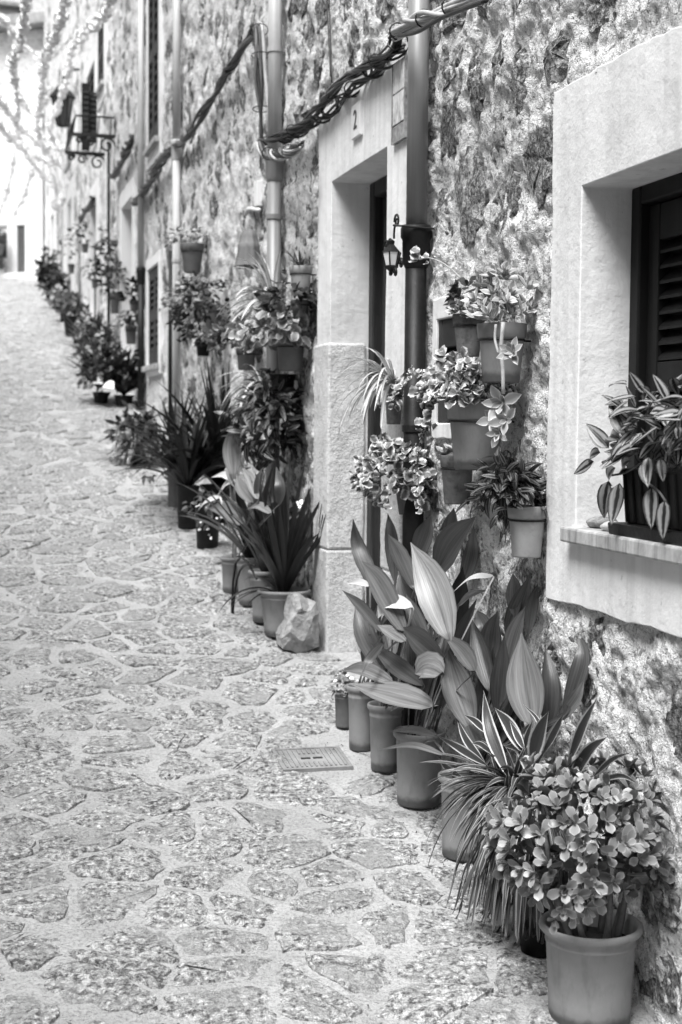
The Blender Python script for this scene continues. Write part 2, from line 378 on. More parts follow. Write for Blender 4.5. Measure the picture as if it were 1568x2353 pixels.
def clip(poly, p, n):
    out = []
    for i in range(len(poly)):
        a, b = poly[i], poly[(i+1) % len(poly)]
        da = (a[0]-p[0])*n[0] + (a[1]-p[1])*n[1]; db = (b[0]-p[0])*n[0] + (b[1]-p[1])*n[1]
        if da <= 0: out.append(a)
        if (da < 0) != (db < 0):
            t = da/(da-db); out.append((a[0]+(b[0]-a[0])*t, a[1]+(b[1]-a[1])*t))
    return out
def voronoi(u0, u1, v0, v1, su, sv, jit, rnd, margin, wig=0.006, stretch=None):
    nu, nv = int((u1-u0)/su)+1, int((v1-v0)/sv)+1
    S = {}
    for i in range(-1, nu+1):
        for j in range(-1, nv+1):
            S[i, j] = (u0+(i+.5+(.5 if j % 2 else 0)+rnd.uniform(-jit, jit))*su, v0+(j+.5+rnd.uniform(-jit, jit))*sv)
    cells = []
    for (i, j), s in S.items():
        if not (0 <= i < nu and 0 <= j < nv): continue
        poly = [(s[0]-su*1.5, s[1]-sv*1.5), (s[0]+su*1.5, s[1]-sv*1.5), (s[0]+su*1.5, s[1]+sv*1.5), (s[0]-su*1.5, s[1]+sv*1.5)]
        mg = margin*rnd.uniform(.4, 2.0)
        for a in range(-2, 3):
            for b in range(-2, 3):
                if (a or b) and (i+a, j+b) in S:
                    q = S[i+a, j+b]; d = (q[0]-s[0], q[1]-s[1]); l = math.hypot(*d); n = (d[0]/l, d[1]/l)
                    poly = clip(poly, (s[0]+d[0]/2-n[0]*mg, s[1]+d[1]/2-n[1]*mg), n)
                    if len(poly) < 3: break
            if len(poly) < 3: break
        if len(poly) < 3: continue
        # soften the corners and roughen the outline
        q = []
        for k in range(len(poly)):
            a, b = poly[k], poly[(k+1) % len(poly)]
            if math.hypot(a[0]-b[0], a[1]-b[1]) < .012: continue
            for t in (.14, .38, .62, .86): q.append((a[0]+(b[0]-a[0])*t+rnd.uniform(-wig, wig), a[1]+(b[1]-a[1])*t+rnd.uniform(-wig, wig)))
        if len(q) >= 5: cells.append((s, q))
    return cells
def stone_uvh(poly, c, rise, skirt, rnd, rough=.003, tilt=.0):
    ta, tb = rnd.uniform(-tilt, tilt), rnd.uniform(-tilt, tilt)
    n = len(poly); v = [(u, w_, -skirt) for u, w_ in poly]; f = []
    for r, h in ((1.0, rise*.3), (.74, rise*rnd.uniform(.8, 1.1))):
        v += [(c[0]+(u-c[0])*r, c[1]+(w_-c[1])*r, h+rnd.uniform(-rough, rough)) for u, w_ in poly]
    v.append((c[0], c[1], rise*rnd.uniform(.8, 1.2)))
    v = v[:n] + [(a_, b_, h+ta*(a_-c[0])+tb*(b_-c[1])) for a_, b_, h in v[n:]]
    for a in range(2):
        for k in range(n): f.append((a*n+k, a*n+(k+1) % n, (a+1)*n+(k+1) % n, (a+1)*n+k))
    for k in range(n): f.append((2*n+k, 2*n+(k+1) % n, 3*n))
    return v, f
def stones_build(items, fn, near_n, name, mat, parent, og, joined_name):
    """items: (uvh list, faces, origin); the first near_n become objects of their own, the rest one mesh"""
    if not items: return
    allv = np.array([p for it in items for p in it[0]]); pts = fn(allv[:, 0], allv[:, 1], allv[:, 2]); k = 0; jv = []; jf = []; n0 = 0
    for i, (v, f, c) in enumerate(items):
        q = pts[k:k+len(v)]; k += len(v)
        if i < near_n:
            o3 = q[-1]; o = link(name, mesh_of(name, q - o3, f, mat), parent); o.location = Vector(o3) - Vector(og)
        else:
            jv.append(q - np.array(og)); jf += [tuple(j+n0 for j in t) for t in f]; n0 += len(v)
    if jv: o = link(joined_name, mesh_of(joined_name, np.concatenate(jv), jf, mat), parent); o['kind'] = 'stuff'

rnd = random.Random(11)
# the drain cover keeps its place free
dc0 = G(632, 1732); dc1 = G(772, 1733); dcf = G(668, 1774)
DX0, DX1, DY1, DY0 = dc0.x, dc1.x + .01, dc0.y, dcf.y
cells = voronoi(-2.5, W - .02, 1.6, 34.0, .25, .18, .46, rnd, .0115, .011)
def sfn(u, v, h): return np.stack([u, v, street_h(u, v)+h], -1)
def in_view(u, v):
    d = R3.transposed() @ (Vector((u, v, g(v))) - CAM)
    if d.z > -.3: return False
    return abs(d.x/-d.z) < 784/F*1.12 and abs(d.y/-d.z) < 1176/F*1.08
near, far = [], []
for c, poly in cells:
    if c[0] > W - .06 or (DX0-.05 < c[0] < DX1+.05 and DY0-.05 < c[1] < DY1+.05): continue
    (near if in_view(*c) else far).append((c, poly))
near.sort(key=lambda t: t[0][1])
far += near[300:]; near = near[:300]
stones_build([(*stone_uvh(poly, c, rnd.uniform(.004, .014), .025, rnd, .005, .07), c) for c, poly in near + far], sfn, len(near), 'paving_stone', M['paver'], street, (0, 0, 0), 'paving_stones_beyond')

# grit and crumbs along the foot of the wall
rg = random.Random(77); gb = MB()
for k in range(900):
    y = 3.0 + 7*rg.random()**1.3; x = W - .03 - abs(rg.gauss(0, .16)) if k % 3 else rg.uniform(-.6, W-.05)
    if x > W-.015: continue
    r_ = rg.uniform(.0018, .006) if k % 9 else rg.uniform(.006, .010); z = float(street_h(x, y)) + .008
    vv = [(x+r_*rg.uniform(-1, 1)*1.2, y+r_*rg.uniform(-1, 1)*1.2, z+r_*rg.uniform(-.9, .9)) for _ in range(4)]
    gb.add(vv, [(0, 1, 2), (0, 3, 1), (1, 3, 2), (0, 2, 3)])
o = gb.build('grit', M['stem'], street); o['kind'] = 'stuff'

# drain cover
dt = thing('drain_cover', ((DX0+DX1)/2, (DY0+DY1)/2, g((DY0+DY1)/2)), 'small ribbed metal drain cover set flush in the stone lane', 'drain cover')
sl = math.atan2(g(DY1)-g(DY0), DY1-DY0); dt.rotation_euler = (sl, 0, 0)
w2, l2 = (DX1-DX0)/2, (DY1-DY0)/2
b = MB(); b.box((-w2, -l2, -.02), (w2, l2, .010)); b.build('plate', M['drain'], dt)
b = MB()
for a0, a1 in (((-w2-.012, -l2-.012), (w2+.012, -l2)), ((-w2-.012, l2), (w2+.012, l2+.012)), ((-w2-.012, -l2), (-w2, l2)), ((w2, -l2), (w2+.012, l2))):
    b.box((a0[0], a0[1], -.02), (a1[0], a1[1], .013))
b.build('frame', M['drain'], dt)
for k in range(13):
    x = -w2 + (k+.5)*2*w2/13
    mid = 4 <= k <= 8
    for y0, y1 in ([(-l2*.9, -l2*.45), (l2*.45, l2*.9)] if mid else [(-l2*.9, l2*.9)]):
        b = MB(); b.box((x-.004, y0, .010), (x+.003, y1, .0145)); b.build('rib', M['drain'], dt)
b = MB(); b.box((-.04, -.006, .010), (-.005, .006, .0125)); b.build('lifting_slot', M['ink'], dt)
b = MB(); b.box((.005, -.006, .010), (.04, .006, .0125)); b.build('lifting_slot', M['ink'], dt)

# ================================================================ house fronts
def wall_h(Y, Z, amp=1.0):
    big = fbm(Y*1.1, Z*1.1, 1.0, 3)*.016
    mid = fbm(Y*5.5, Z*6.0, 3.0, 4)*.034
    rid = (1-np.abs(fbm(Y*7, Z*7, 8.0, 3))*2)*.010
    fine = fbm(Y*24, Z*24, 6.0, 3)*.011 - np.maximum(0, perlin(Y*17, Z*17, 9.0)-.25)*.045
    return amp*(big + mid + rid + fine)
def rect(xl, xr, yt, yb, X=W):
    a = P(xl, yt, X); b_ = P(xl, yb, X); c = P(xr, yt, X)
    return [c.y, a.y, b_.z, a.z]  # Y near, Y far, Z low, Z high
def inset(r, d): return [r[0]+d, r[1]-d, r[2]+d, r[3]-d]

def make_wall(house, Y0, Y1, Ztop, holes, res, stones, mats, scale=1.0, amp=1.0, expose=.62, seed=1, keepout=(), fine=False):
    z0 = g(Y0) - .25
    if fine:
        ys = np.concatenate([np.arange(Y0, 2.95, .03), np.arange(2.95, Y1 + .004, .0085)]); zs = np.concatenate([np.arange(z0, 3.75, .0085), np.arange(3.75, Ztop + .03, .03)])
    else: ys = np.arange(Y0, Y1 + res*.5, res); zs = np.arange(z0, Ztop + res*1.0, res)
    def skip(A, B):
        k = np.zeros(A.shape, bool)
        for h in holes: k |= (A > h[0]-.02) & (A < h[1]+.02) & (B > h[2]-.02) & (B < h[3]+.02)
        return k
    og = house.location
    def under(A, B):                       # the rubble lies back under the plaster bands
        k = np.zeros(A.shape)
        for h in keepout: k = np.where((A > h[0]+.012) & (A < h[1]-.012) & (B > h[2]+.012) & (B < h[3]-.012), .05, k)
        return k
    me = grid_mesh('wall', ys, zs, lambda A, B: (W - wall_h(A, B, amp) + under(A, B) - og.x, A - og.y, B - og.z), M[mats[0]], skip)
    wall = link('wall', me, house)
    rr = random.Random(seed)
    cells = voronoi(Y0, Y1, z0, Ztop, .31*scale, .23*scale, .42, rr, .018*scale, .016*scale)
    vis, rest = [], []
    for c, poly in cells:
        if rr.random() > expose: continue
        if c[1] < g(c[0]) - .1: continue
        if any(h[0]-.09 < c[0] < h[1]+.09 and h[2]-.08 < c[1] < h[3]+.08 for h in list(holes)+list(keepout)): continue
        s = rr.uniform(.62, 1.05); poly = [(c[0]+(u-c[0])*s, c[1]+(v-c[1])*s) for u, v in poly]
        d = R3.transposed() @ (Vector((W, c[0], c[1])) - CAM)
        seen = d.z < 0 and abs(d.x/-d.z) < 784/F*1.05 and abs(d.y/-d.z) < 1176/F*1.05
        (vis if (seen and stones == 'each') else rest).append((c, poly))
    vis.sort(key=lambda t: t[0][0]); rest += vis[300:]; vis = vis[:300]
    def wfn2(u, v, h):   # stones keep their own level, so mortar laps over them unevenly
        return np.stack([W - .45*wall_h(u, v, amp) - h - .003 - .010*perlin(u*25, v*25, 3.3), u, v], -1)
    stones_build([(*stone_uvh(poly, c, rr.uniform(-.004, .016), .04, rr, .006), c) for c, poly in vis + rest], wfn2, len(vis), 'stone', M[mats[1]], wall, og, 'stones_joined')
    return wall
def shell(house, Y0, Y1, Ztop):
    og = house.location; z0 = g(Y0) - .3
    b = MB(); b.box((W+.35, Y0+.01, z0), (W+5, Y1-.01, Ztop-.02)); b.build('blackout_block', M['void'], house, og)  # unseen black block added so no daylight shows through the openings
    b = MB(); b.box((W-.25, Y0+.003, Ztop+.01), (W+5.2, Y1-.003, Ztop+.16)); b.build('roof', M['roof'], house, og)

def surround(house, outer, inner, proud, reveal, mat, name='plaster_surround', wob=.0035, parent=None, floor=True):
    """plaster band round an opening with its reveal, one skin"""
    og = house.location; rr = random.Random(int(outer[0]*100)); e = .045
    def lin(a, b, step): return list(np.linspace(a, b, max(2, int(abs(b-a)/step)+1)))
    us = sorted(set(lin(outer[0], inner[0], e) + lin(inner[0], inner[1], e) + lin(inner[1], outer[1], e)))
    zs = sorted(set(lin(outer[2], inner[2], e) + lin(inner[2], inner[3], e) + lin(inner[3], outer[3], e)))
    nu, nz = len(us), len(zs); V = {}; v = []; f = []
    def vid(i, j, x):
        k = (i, j, x)
        if k not in V:
            u, z = us[i], zs[j]
            if i in (0, nu-1): u += rr.uniform(-wob, wob)
            if j in (0, nz-1): z += rr.uniform(-wob, wob)
            dx = float(fbm(u*2.2, z*2.2, 4.0, 2))*.004
            lf = float(fbm(u*3.1, z*3.1, 7.0, 2))*.012
            if i in (0, nu-1): u += lf
            if j in (0, nz-1): z += lf
            xx = {0: W - proud + dx, 1: W + .04, 2: W + reveal}[x]
            V[k] = len(v); v.append(Vector((xx, u, z)) - og)
        return V[k]
    eps = 1e-6
    ins = lambda i, j: us[i] > inner[0]-eps and us[i+1] < inner[1]+eps and zs[j] > inner[2]-eps and zs[j+1] < inner[3]+eps
    for i in range(nu-1):
        for j in range(nz-1):
            if ins(i, j): continue
            f.append((vid(i, j, 0), vid(i, j+1, 0), vid(i+1, j+1, 0), vid(i+1, j, 0)))
            for (di, dj, a, b_) in ((-1, 0, (i, j), (i, j+1)), (1, 0, (i+1, j+1), (i+1, j)), (0, -1, (i+1, j), (i, j)), (0, 1, (i, j+1), (i+1, j+1))):
                ii, jj = i+di, j+dj
                if not (0 <= ii < nu-1 and 0 <= jj < nz-1): f.append((vid(*a, 1), vid(*b_, 1), vid(*b_, 0), vid(*a, 0)))
                elif ins(ii, jj): f.append((vid(*a, 2), vid(*b_, 2), vid(*b_, 0), vid(*a, 0)))
    o = link(name, mesh_of(name, v, f, M[mat], smooth=False), parent or house)
    bv = o.modifiers.new('bevel', 'BEVEL'); bv.width = .0045; bv.segments = 2; bv.limit_method = 'ANGLE'; bv.angle_limit = R(55); bv.harden_normals = True
    for p in o.data.polygons: p.use_smooth = True
    return o

def shutter(house, r, x, mat, slat_h=.055, rails=(.5,), leaves=2, stile=.05, each=True, name='shutter'):
    """louvred shutter leaves filling rect r at depth x"""
    og = house.location; Y0, Y1, Z0, Z1 = r; w_ = (Y1-Y0)/leaves
    for k in range(leaves):
        a, b_ = Y0+k*w_+.003, Y0+(k+1)*w_-.003
        m = MB()
        m.box((x, a, Z0+.003), (x+.035, a+stile, Z1-.003)); m.box((x, b_-stile, Z0+.003), (x+.035, b_, Z1-.003))
        zs = [Z0+.003] + [Z0+(Z1-Z0)*t-.04 for t in rails] + [Z1-.1]
        hs = [.12] + [.08]*len(rails) + [.097]
        for z, h in zip(zs, hs): m.box((x+.002, a+stile, z), (x+.033, b_-stile, z+h))
        sh = m.build(name, M[mat], house, og, bevel=.003)
        m = MB(); m.box((x+.036, a, Z0), (x+.05, b_, Z1)); m.build('shade_backing', M['void'], sh, og)  # black sheet stands for the darkness behind the slats
        spans = [(zs[i]+hs[i], zs[i+1]) for i in range(len(zs)-1)]
        jm = MB()
        for s0, s1 in spans:
            n = max(1, int((s1-s0)/slat_h)); st = (s1-s0)/n
            for q in range(n):
                z = s0 + q*st
                v = [(x+.004, a+stile, z+.004), (x+.004, b_-stile, z+.004), (x+.032, b_-stile, z+st*.78), (x+.032, a+stile, z+st*.78),
                     (x+.004, a+stile, z+.012), (x+.004, b_-stile, z+.012), (x+.032, b_-stile, z+st*.78+.008), (x+.032, a+stile, z+st*.78+.008)]
                ff = [(0,3,2,1),(4,5,6,7),(0,1,5,4),(1,2,6,5),(2,3,7,6),(3,0,4,7)]
                if each: mm = MB(); mm.add(v, ff); mm.build('slat', M[mat], sh, og)
                else: jm.add(v, ff)
        if not each: o = jm.build('slats', M[mat], sh, og); o['kind'] = 'stuff'
def sill(house, r, out, th, mat, name='sill'):
    b = MB(); b.box((W-out, r[0], r[2]-th), (W+.16, r[1], r[2])); return b.build(name, M[mat], house, house.location, bevel=.006)

# ---------------- nearest house: window, small window, door
Yb1 = P(722, 900).y
HA = thing('house', (W, 4.5, g(4.5)), 'nearest stone house with white window surround and door by the drainpipe', 'house', 'terraced houses along the lane')
wo_in = rect(1337, 1600, 428, 1216, W-.03); wo_in[0] = 2.72
wo_out = rect(1272, 1600, 213, 1378, W-.03); wo_out[0] = 2.46
dr_in = rect(762, 889, 418, 1500, W-.036); dr_out = rect(733, 936, 262, 1500, W-.036)
dr_in[2] = g(dr_in[0]) - .02; dr_out[2] = g(dr_in[0]) - .08
sw_in = rect(1003, 1076, 735, 972, W-.03); sw_out = rect(994, 1090, 690, 1008, W-.03)
make_wall(HA, 1.6, Yb1, g(4.5)+6.2, [wo_in, dr_in, sw_in], .0125, 'each', ('mortar', 'stone'), seed=5, keepout=[wo_out, dr_out, sw_out], expose=.82, fine=True)
shell(HA, 1.6, Yb1, g(4.5)+6.2)
surround(HA, wo_out, wo_in, .030, .17, 'plaster')
surround(HA, dr_out, dr_in, .036, .18, 'plaster', 'door_surround')
surround(HA, sw_out, sw_in, .030, .04, 'plaster', wob=.003)
shutter(HA, [wo_in[0]+.06, wo_in[1]-.06, wo_in[2], wo_in[3]-.05], W+.14, 'wood', .036, (.47,), 2, .06)
b = MB()
b.box((W+.115, wo_in[1]-.058, wo_in[2]), (W+.175, wo_in[1]-.002, wo_in[3])); b.box((W+.115, wo_in[0], wo_in[2]), (W+.175, wo_in[0]+.058, wo_in[3])); b.box((W+.115, wo_in[0]+.06, wo_in[3]-.05), (W+.175, wo_in[1]-.06, wo_in[3]))
b.build('window_frame', M['wood'], HA, HA.location, bevel=.006)
# window sill
sl_a = P(1290, 1222, W-.06); sy = sl_a.y
sz = sl_a.z
b = MB(); b.box((W-.065, 2.55, wo_in[2]-.038), (W+.16, sy, wo_in[2]+.004)); b.build('sill', M['sill'], HA, HA.location, bevel=.006)
SILLZ = wo_in[2]+.004
shutter(HA, sw_in, W-.022, 'shutter_mid', .045, (), 1, .035)
# door: dark frame, leaf with panels
x0 = W+.14
b = MB()
b.box((x0, dr_in[1]-.075, dr_in[2]), (x0+.07, dr_in[1]-.001, dr_in[3])); b.box((x0, dr_in[0]+.001, dr_in[2]), (x0+.07, dr_in[0]+.075, dr_in[3])); b.box((x0, dr_in[0]+.076, dr_in[3]-.07), (x0+.07, dr_in[1]-.076, dr_in[3]-.001))
b.build('door_frame', M['door_wood'], HA, HA.location, bevel=.008)
b = MB(); b.box((x0+.04, dr_in[0]+.076, dr_in[2]+.06), (x0+.09, dr_in[1]-.076, dr_in[3]-.071)); dl = b.build('door', M['door_wood'], HA, HA.location)
for z0_, z1_ in ((.12, .8), (.92, 1.35), (1.47, 2.1)):
    for s in (0, 1):
        ya = dr_in[0]+.12 + s*((dr_in[1]-dr_in[0]-.2)/2); yb_ = ya + (dr_in[1]-dr_in[0]-.2)/2 - .06
        b = MB(); b.box((x0+.028, ya, dr_in[2]+z0_), (x0+.041, yb_, dr_in[2]+z1_)); b.build('panel', M['door_wood'], dl, HA.location, bevel=.005)
b = MB(); b.lathe([(.0, 0), (.022, .004), (.026, .02), (.012, .034), (.012, .05)], 14); kn = b.build('door_knob', M['cast_iron'], dl); kn.rotation_euler = (0, R(-90), 0)
kn.location = Vector((x0+.04+.012, dr_in[1]-.2, dr_in[2]+1.0)) - HA.location
for yn, yf in ((dr_out[0]+.0, dr_in[0]), (dr_in[1], dr_out[1])):
    z1_ = P(745, 790, W-.04).z if yf > 6 else P(925, 872, W-.04).z
    rr = random.Random(3)
    fy = yf > dr_in[1]
    for k in range(2):                                    # each jamb is two dressed blocks
        za = dr_in[2]-.1 if k == 0 else dr_in[2]+.62; zb = (dr_in[2]+.617) if k == 0 else z1_
        b = MB(); b.box((W-.046, yn-.012 if fy else yn-.005, za), (W+.13, yf+.02 if fy else yf+.012, zb))
        o = b.build('jamb_stone', M['jamb'], HA, HA.location)
        s = o.modifiers.new('sub', 'SUBSURF'); s.subdivision_type = 'SIMPLE'; s.levels = s.render_levels = 4
        bv = o.modifiers.new('bevel', 'BEVEL'); bv.width = .01; bv.segments = 2; bv.limit_method = 'ANGLE'
        tx = bpy.data.textures.new('jamb_relief', 'CLOUDS'); tx.noise_scale = .06
        dm = o.modifiers.new('relief', 'DISPLACE'); dm.texture = tx; dm.strength = .007; dm.mid_level = .5
b = MB(); b.box((W-.075, dr_in[0]+.0, g(6)-.15), (W+.24, dr_in[1]+.0, g(dr_in[1])-.02)); b.build('door_step', M['sill'], HA, HA.location, bevel=.012)

# house number and tile picture beside the door
q = rect(811, 831, 245, 322, W-.045); hn = thing('house_number', (W-.04, (q[0]+q[1])/2, (q[2]+q[3])/2), 'white enamel house number tile above the door', 'house number')
b = MB(); b.box((-.012, q[0]-hn.location.y, q[2]-hn.location.z), (.012, q[1]-hn.location.y, q[3]-hn.location.z)); b.build('tile', M['pot_white'], hn, bevel=.003)
cu = bpy.data.curves.new('digit', 'FONT'); cu.body = '2'; cu.size = (q[3]-q[2])*.8; cu.extrude = .001; cu.align_x = 'CENTER'; cu.align_y = 'CENTER'
to = bpy.data.objects.new('digit_curve', cu); COL.objects.link(to)
dg = bpy.context.evaluated_depsgraph_get(); tm = bpy.data.meshes.new_from_object(to.evaluated_get(dg)); bpy.data.objects.remove(to)
tm.materials.clear(); tm.materials.append(M['ink']); o = link('digit', tm, hn); o.matrix_local = Matrix(((0,0,-1,-.0135),(-1,0,0,0),(0,1,0,0),(0,0,0,1)))
q = rect(902, 931, 205, 330, W-.05); q[3] = P(902, 150, W-.05).z
pl = thing('tile_plaque', (W-.04, (q[0]+q[1])/2, q[2]), 'painted ceramic tile picture fixed to the door surround beside the pipe', 'tile plaque')
hh = q[3]-q[2]
for k, (t0, t1, mt) in enumerate(((0, .2, 'tile_dark'), (.205, .6, 'tile'), (.605, 1.0, 'tile'))):
    b = MB(); b.box((-.010, q[0]-pl.location.y+.006, hh*t0+.004), (.006, q[1]-pl.location.y-.006, hh*t1)); b.build('tile', M[mt], pl, bevel=.002)
b = MB(); ya, yb_ = q[0]-pl.location.y, q[1]-pl.location.y
for bb in (((-.012, ya-.004, -.004), (.006, ya+.005, hh)), ((-.012, yb_-.005, -.004), (.006, yb_+.004, hh)), ((-.012, ya+.0055, -.004), (.006, yb_-.0055, .0035))): b.box(*bb)
b.build('frame', M['tile_dark'], pl)

# ---------------- the next houses
def plain_house(label, Y0, Y1, zt, feats, mats, res, stones, scale, seed, expose=.6, amp=1.0):
    h = thing('house', (W, (Y0+Y1)/2, g((Y0+Y1)/2)), label, 'house', 'terraced houses along the lane')
    holes, keep = [], []
    for ft in feats: holes.append(ft['in']); keep.append(ft['out'])
    make_wall(h, Y0, Y1, zt, holes, res, stones, mats, scale, amp, expose, seed, keep)
    shell(h, Y0, Y1, zt)
    for ft in feats:
        surround(h, ft['out'], ft['in'], ft.get('proud', .028), ft.get('reveal', .14), ft.get('mat', 'plaster_far'), ft.get('name', 'plaster_surround'))
        if ft['kind'] == 'shutter':
            shutter(h, ft['in'], W+ft.get('deep', -.03), ft.get('smat', 'shutter_mid'), ft.get('slat', .055), (.5,), 2, .05, each=ft.get('each', False))
            b = MB(); b.box((W-ft.get('sout', .07), ft['in'][0]-.06, ft['in'][2]-.05), (W+.04, ft['in'][1]+.06, ft['in'][2]-.002)); b.build('sill', M[ft.get('sillmat', 'sill')], h, h.location, bevel=.006)
        elif ft['kind'] == 'door':
            b = MB(); b.box((W+.12, ft['in'][0]+.001, ft['in'][2]), (W+.18, ft['in'][1]-.001, ft['in'][3]-.001)); dd = b.build('door', M[ft.get('smat', 'wood_far')], h, h.location)
            for s in (0, 1):
                for t0, t1 in ((.08, .45), (.52, .92)):
                    ww = (ft['in'][1]-ft['in'][0]); hh_ = ft['in'][3]-ft['in'][2]
                    b = MB(); b.box((W+.11, ft['in'][0]+ww*(.08+.46*s), ft['in'][2]+hh_*t0), (W+.121, ft['in'][0]+ww*(.46+.46*s), ft['in'][2]+hh_*t1)); b.build('panel', M[ft.get('smat', 'wood_far')], dd, h.location, bevel=.006)
    return h
def feat(kind, xl, xr, yt, yb, band_px, **kw):
    i = rect(xl, xr, yt, yb); d = kw.pop('band', .11)
    return dict(kind=kind, **{'in': i, 'out': [i[0]-d, i[1]+d, i[2]-kw.pop('low', d), i[3]+d]}, **kw)

Yb2 = P(418, 700).y; Yb3 = P(262, 500).y; Yb4 = P(186, 500).y; Yb5 = P(140, 500).y; Yb6 = P(104, 500).y
HB = plain_house('rough stone house hung with many wall pots, beyond the doorway', Yb1+.002, Yb2, g(9)+6.2, [], ('mortar', 'stone'), .022, 'each', 1.0, 21, .6)
fC = [feat('shutter', 345, 371, 622, 842, 0, band=.09, smat='shutter_mid', each=True, deep=-.01),
      feat('shutter', 349, 372, -60, 345, 0, band=.16, smat='shutter_mid', slat=.08),
      feat('door', 285, 309, 480, 860, 0, band=.16, smat='wood_far', reveal=.2)]
HC = plain_house('stone house with slatted lower shutter and white doorway, past the twin pipes', Yb2+.002, Yb3, g(13)+6.4, fC, ('mortar', 'stone'), .035, 'joined', 1.1, 31, .55)
fD = [feat('shutter', 205, 222, 180, 330, 0, band=.2, smat='iron', slat=.1), feat('shutter', 231, 244, 60, 215, 0, band=.18, smat='shutter_mid'),
      feat('door', 214, 226, 470, 720, 0, band=.2, smat='shutter_mid')]
HD = plain_house('pale house with small iron balcony, halfway up the lane', Yb3+.002, Yb4, g(19)+6.6, fD, ('mortar_far', 'stone_far'), .06, 'joined', 1.4, 41, .4)
fE = [feat('door', 158, 168, 470, 690, 0, band=.25, smat='wood_far'), feat('shutter', 158, 168, 290, 390, 0, band=.2, smat='wood_far')]
zs_ = PY(200, 345, 17).z; zt_ = PY(200, 190, 17).z; xa = PY(188, 300, 17).x
for k in range(2):
    b = MB(); b.box((xa+k*.09, 17.0+.06*k, zs_+.1*k), (xa+.085+k*.09, 17.04+.06*k, zt_-.12*k)); sh = b.build('open_shutter', M['iron'], HD, HD.location, bevel=.004)
    for q_ in range(9):
        z_ = zs_+.15+q_*.06; b = MB(); b.box((xa+k*.09+.012, 16.985+.06*k, z_), (xa+k*.09+.073, 16.999+.06*k, z_+.03)); b.build('slat', M['shutter_mid'], sh, HD.location)
HE = plain_house('pale house far up the lane, beyond the balcony', Yb4+.002, Yb5, g(24)+6.8, fE, ('mortar_far', 'stone_far'), .1, 'joined', 1.8, 51, .35)
fF = [feat('door', 120, 127, 500, 660, 0, band=.25, smat='wood_far')]
HF = plain_house('last pale house on the right where the lane ends', Yb5+.002, Yb6, g(29)+6.8, fF, ('mortar_far', 'stone_far'), .12, 'joined', 1.8, 61, .35)

# ---------------- the houses across the lane, just left of the view
for k, (ya, yb_, zt, lab) in enumerate(((-7, 2.4, 5.6, 'plastered house across the lane, nearest the camera'), (2.41, 9.0, 6.4, 'plastered house across the lane, middle of its row'), (9.01, 16.5, 7.4, 'plastered house across the lane, farthest of its row'))):
    h = thing('house', (-2.6, (ya+yb_)/2, g((ya+yb_)/2)), lab, 'house', 'houses across the lane')
    m = MB(); m.box((-6, ya, g(ya)-.4), (-2.6, yb_, zt)); m.build('wall', M['plaster'], h, h.location, bevel=.02)
    m = MB(); m.box((-6.1, ya+.003, zt+.004), (-2.4, yb_-.003, zt+.13)); m.build('roof', M['roof'], h, h.location)
    for t, ww, z0_, z1_, nm in ((.25, .9, .05, 2.1, 'door'), (.6, .9, 1.0, 2.2, 'shutter'), (.25, .9, 3.2, 4.4, 'shutter'), (.7, .9, 3.2, 4.4, 'shutter')):
        yc = ya+(yb_-ya)*t; gz = g(yc)
        m = MB(); m.box((-2.62, yc-ww/2, gz+z0_), (-2.56, yc+ww/2, gz+z1_)); m.build(nm, M['shutter_mid'], h, h.location, bevel=.01)

# ================================================================ leaves
def prof(kind):
    def lance(t): return max(0.012, math.sin(math.pi*min(1, t)**.78)**1.12) if t < 1 else .012
    def strap(t): return (0.55+.45*min(1, t*5))*(1-max(0, (t-.55)/.45)**1.7)+.01
    def ovate(t): return max(.02, math.sin(math.pi*t**.7)**.75)
    def rnd_(t): return max(.03, math.sqrt(max(0, 1-(2*t-1)**2)))
    def spoon(t): return max(.05, (.28+.72*min(1, max(0, (t-.08)/.5)))*math.sqrt(max(0, 1-max(0, (t-.62)/.38)**2.4)))
    def point(t): return max(.02, (.45+.55*min(1, t*2))*(1-max(0, (t-.55)/.45)**1.4))
    return dict(lance=lance, strap=strap, ovate=ovate, round=rnd_, spoon=spoon, point=point)[kind]
def ribbon(path, width, kind, hint, cup=.12, nx=3, twist=0.0, wave=0.0, thick=0.0, t0=0.0, pet=.006):
    pf = prof(kind); n = len(path)-1; v = []; f = []; uv = []; hint = Vector(hint)
    for i, p in enumerate(path):
        tt = i/n; t = 0 if tt < t0 else (tt-t0)/(1-t0)
        tg = (path[min(i+1, n)]-path[max(i-1, 0)]).normalized()
        nn = hint - tg*hint.dot(tg)
        if nn.length < 1e-4: nn = Vector((0, -1, .1)) - tg*tg.dot(Vector((0, -1, .1)))
        nn.normalize()
        if twist: nn = Matrix.Rotation(twist*tt, 3, tg) @ nn
        s = tg.cross(nn).normalized(); w_ = max(pet if tt < t0 else 0, width*pf(t)*(1 if not wave else 1+.9*wave*((i % 2)*2-1))) if tt >= t0 else pet
        for k in range(nx+1):
            a = 2*k/nx-1
            v.append(p + s*(a*w_/2) + nn*(cup*w_*(.5*a*a+.5*abs(a)) + (wave*w_*math.sin(t*9+k*2) if 0 < t < 1 else 0)))
            uv.append(((a+1)/2, t))
    for i in range(n):
        for k in range(nx): q = i*(nx+1)+k; f.append((q, q+1, q+nx+2, q+nx+1))
    if thick:                                    # a second skin makes a fleshy leaf
        m = len(v); off = []
        for i, p in enumerate(path):
            tt = i/n
            tg = (path[min(i+1, n)]-path[max(i-1, 0)]).normalized(); nn = (hint-tg*hint.dot(tg)).normalized()
            for k in range(nx+1):
                a = 2*k/nx-1; off.append(v[i*(nx+1)+k] - nn*thick*(1-a*a)*math.sin(math.pi*min(.97, max(.06, tt))))
        v += off; uv += uv[:m]; f += [tuple(m+j for j in reversed(q)) for q in f]
    return v, f, uv
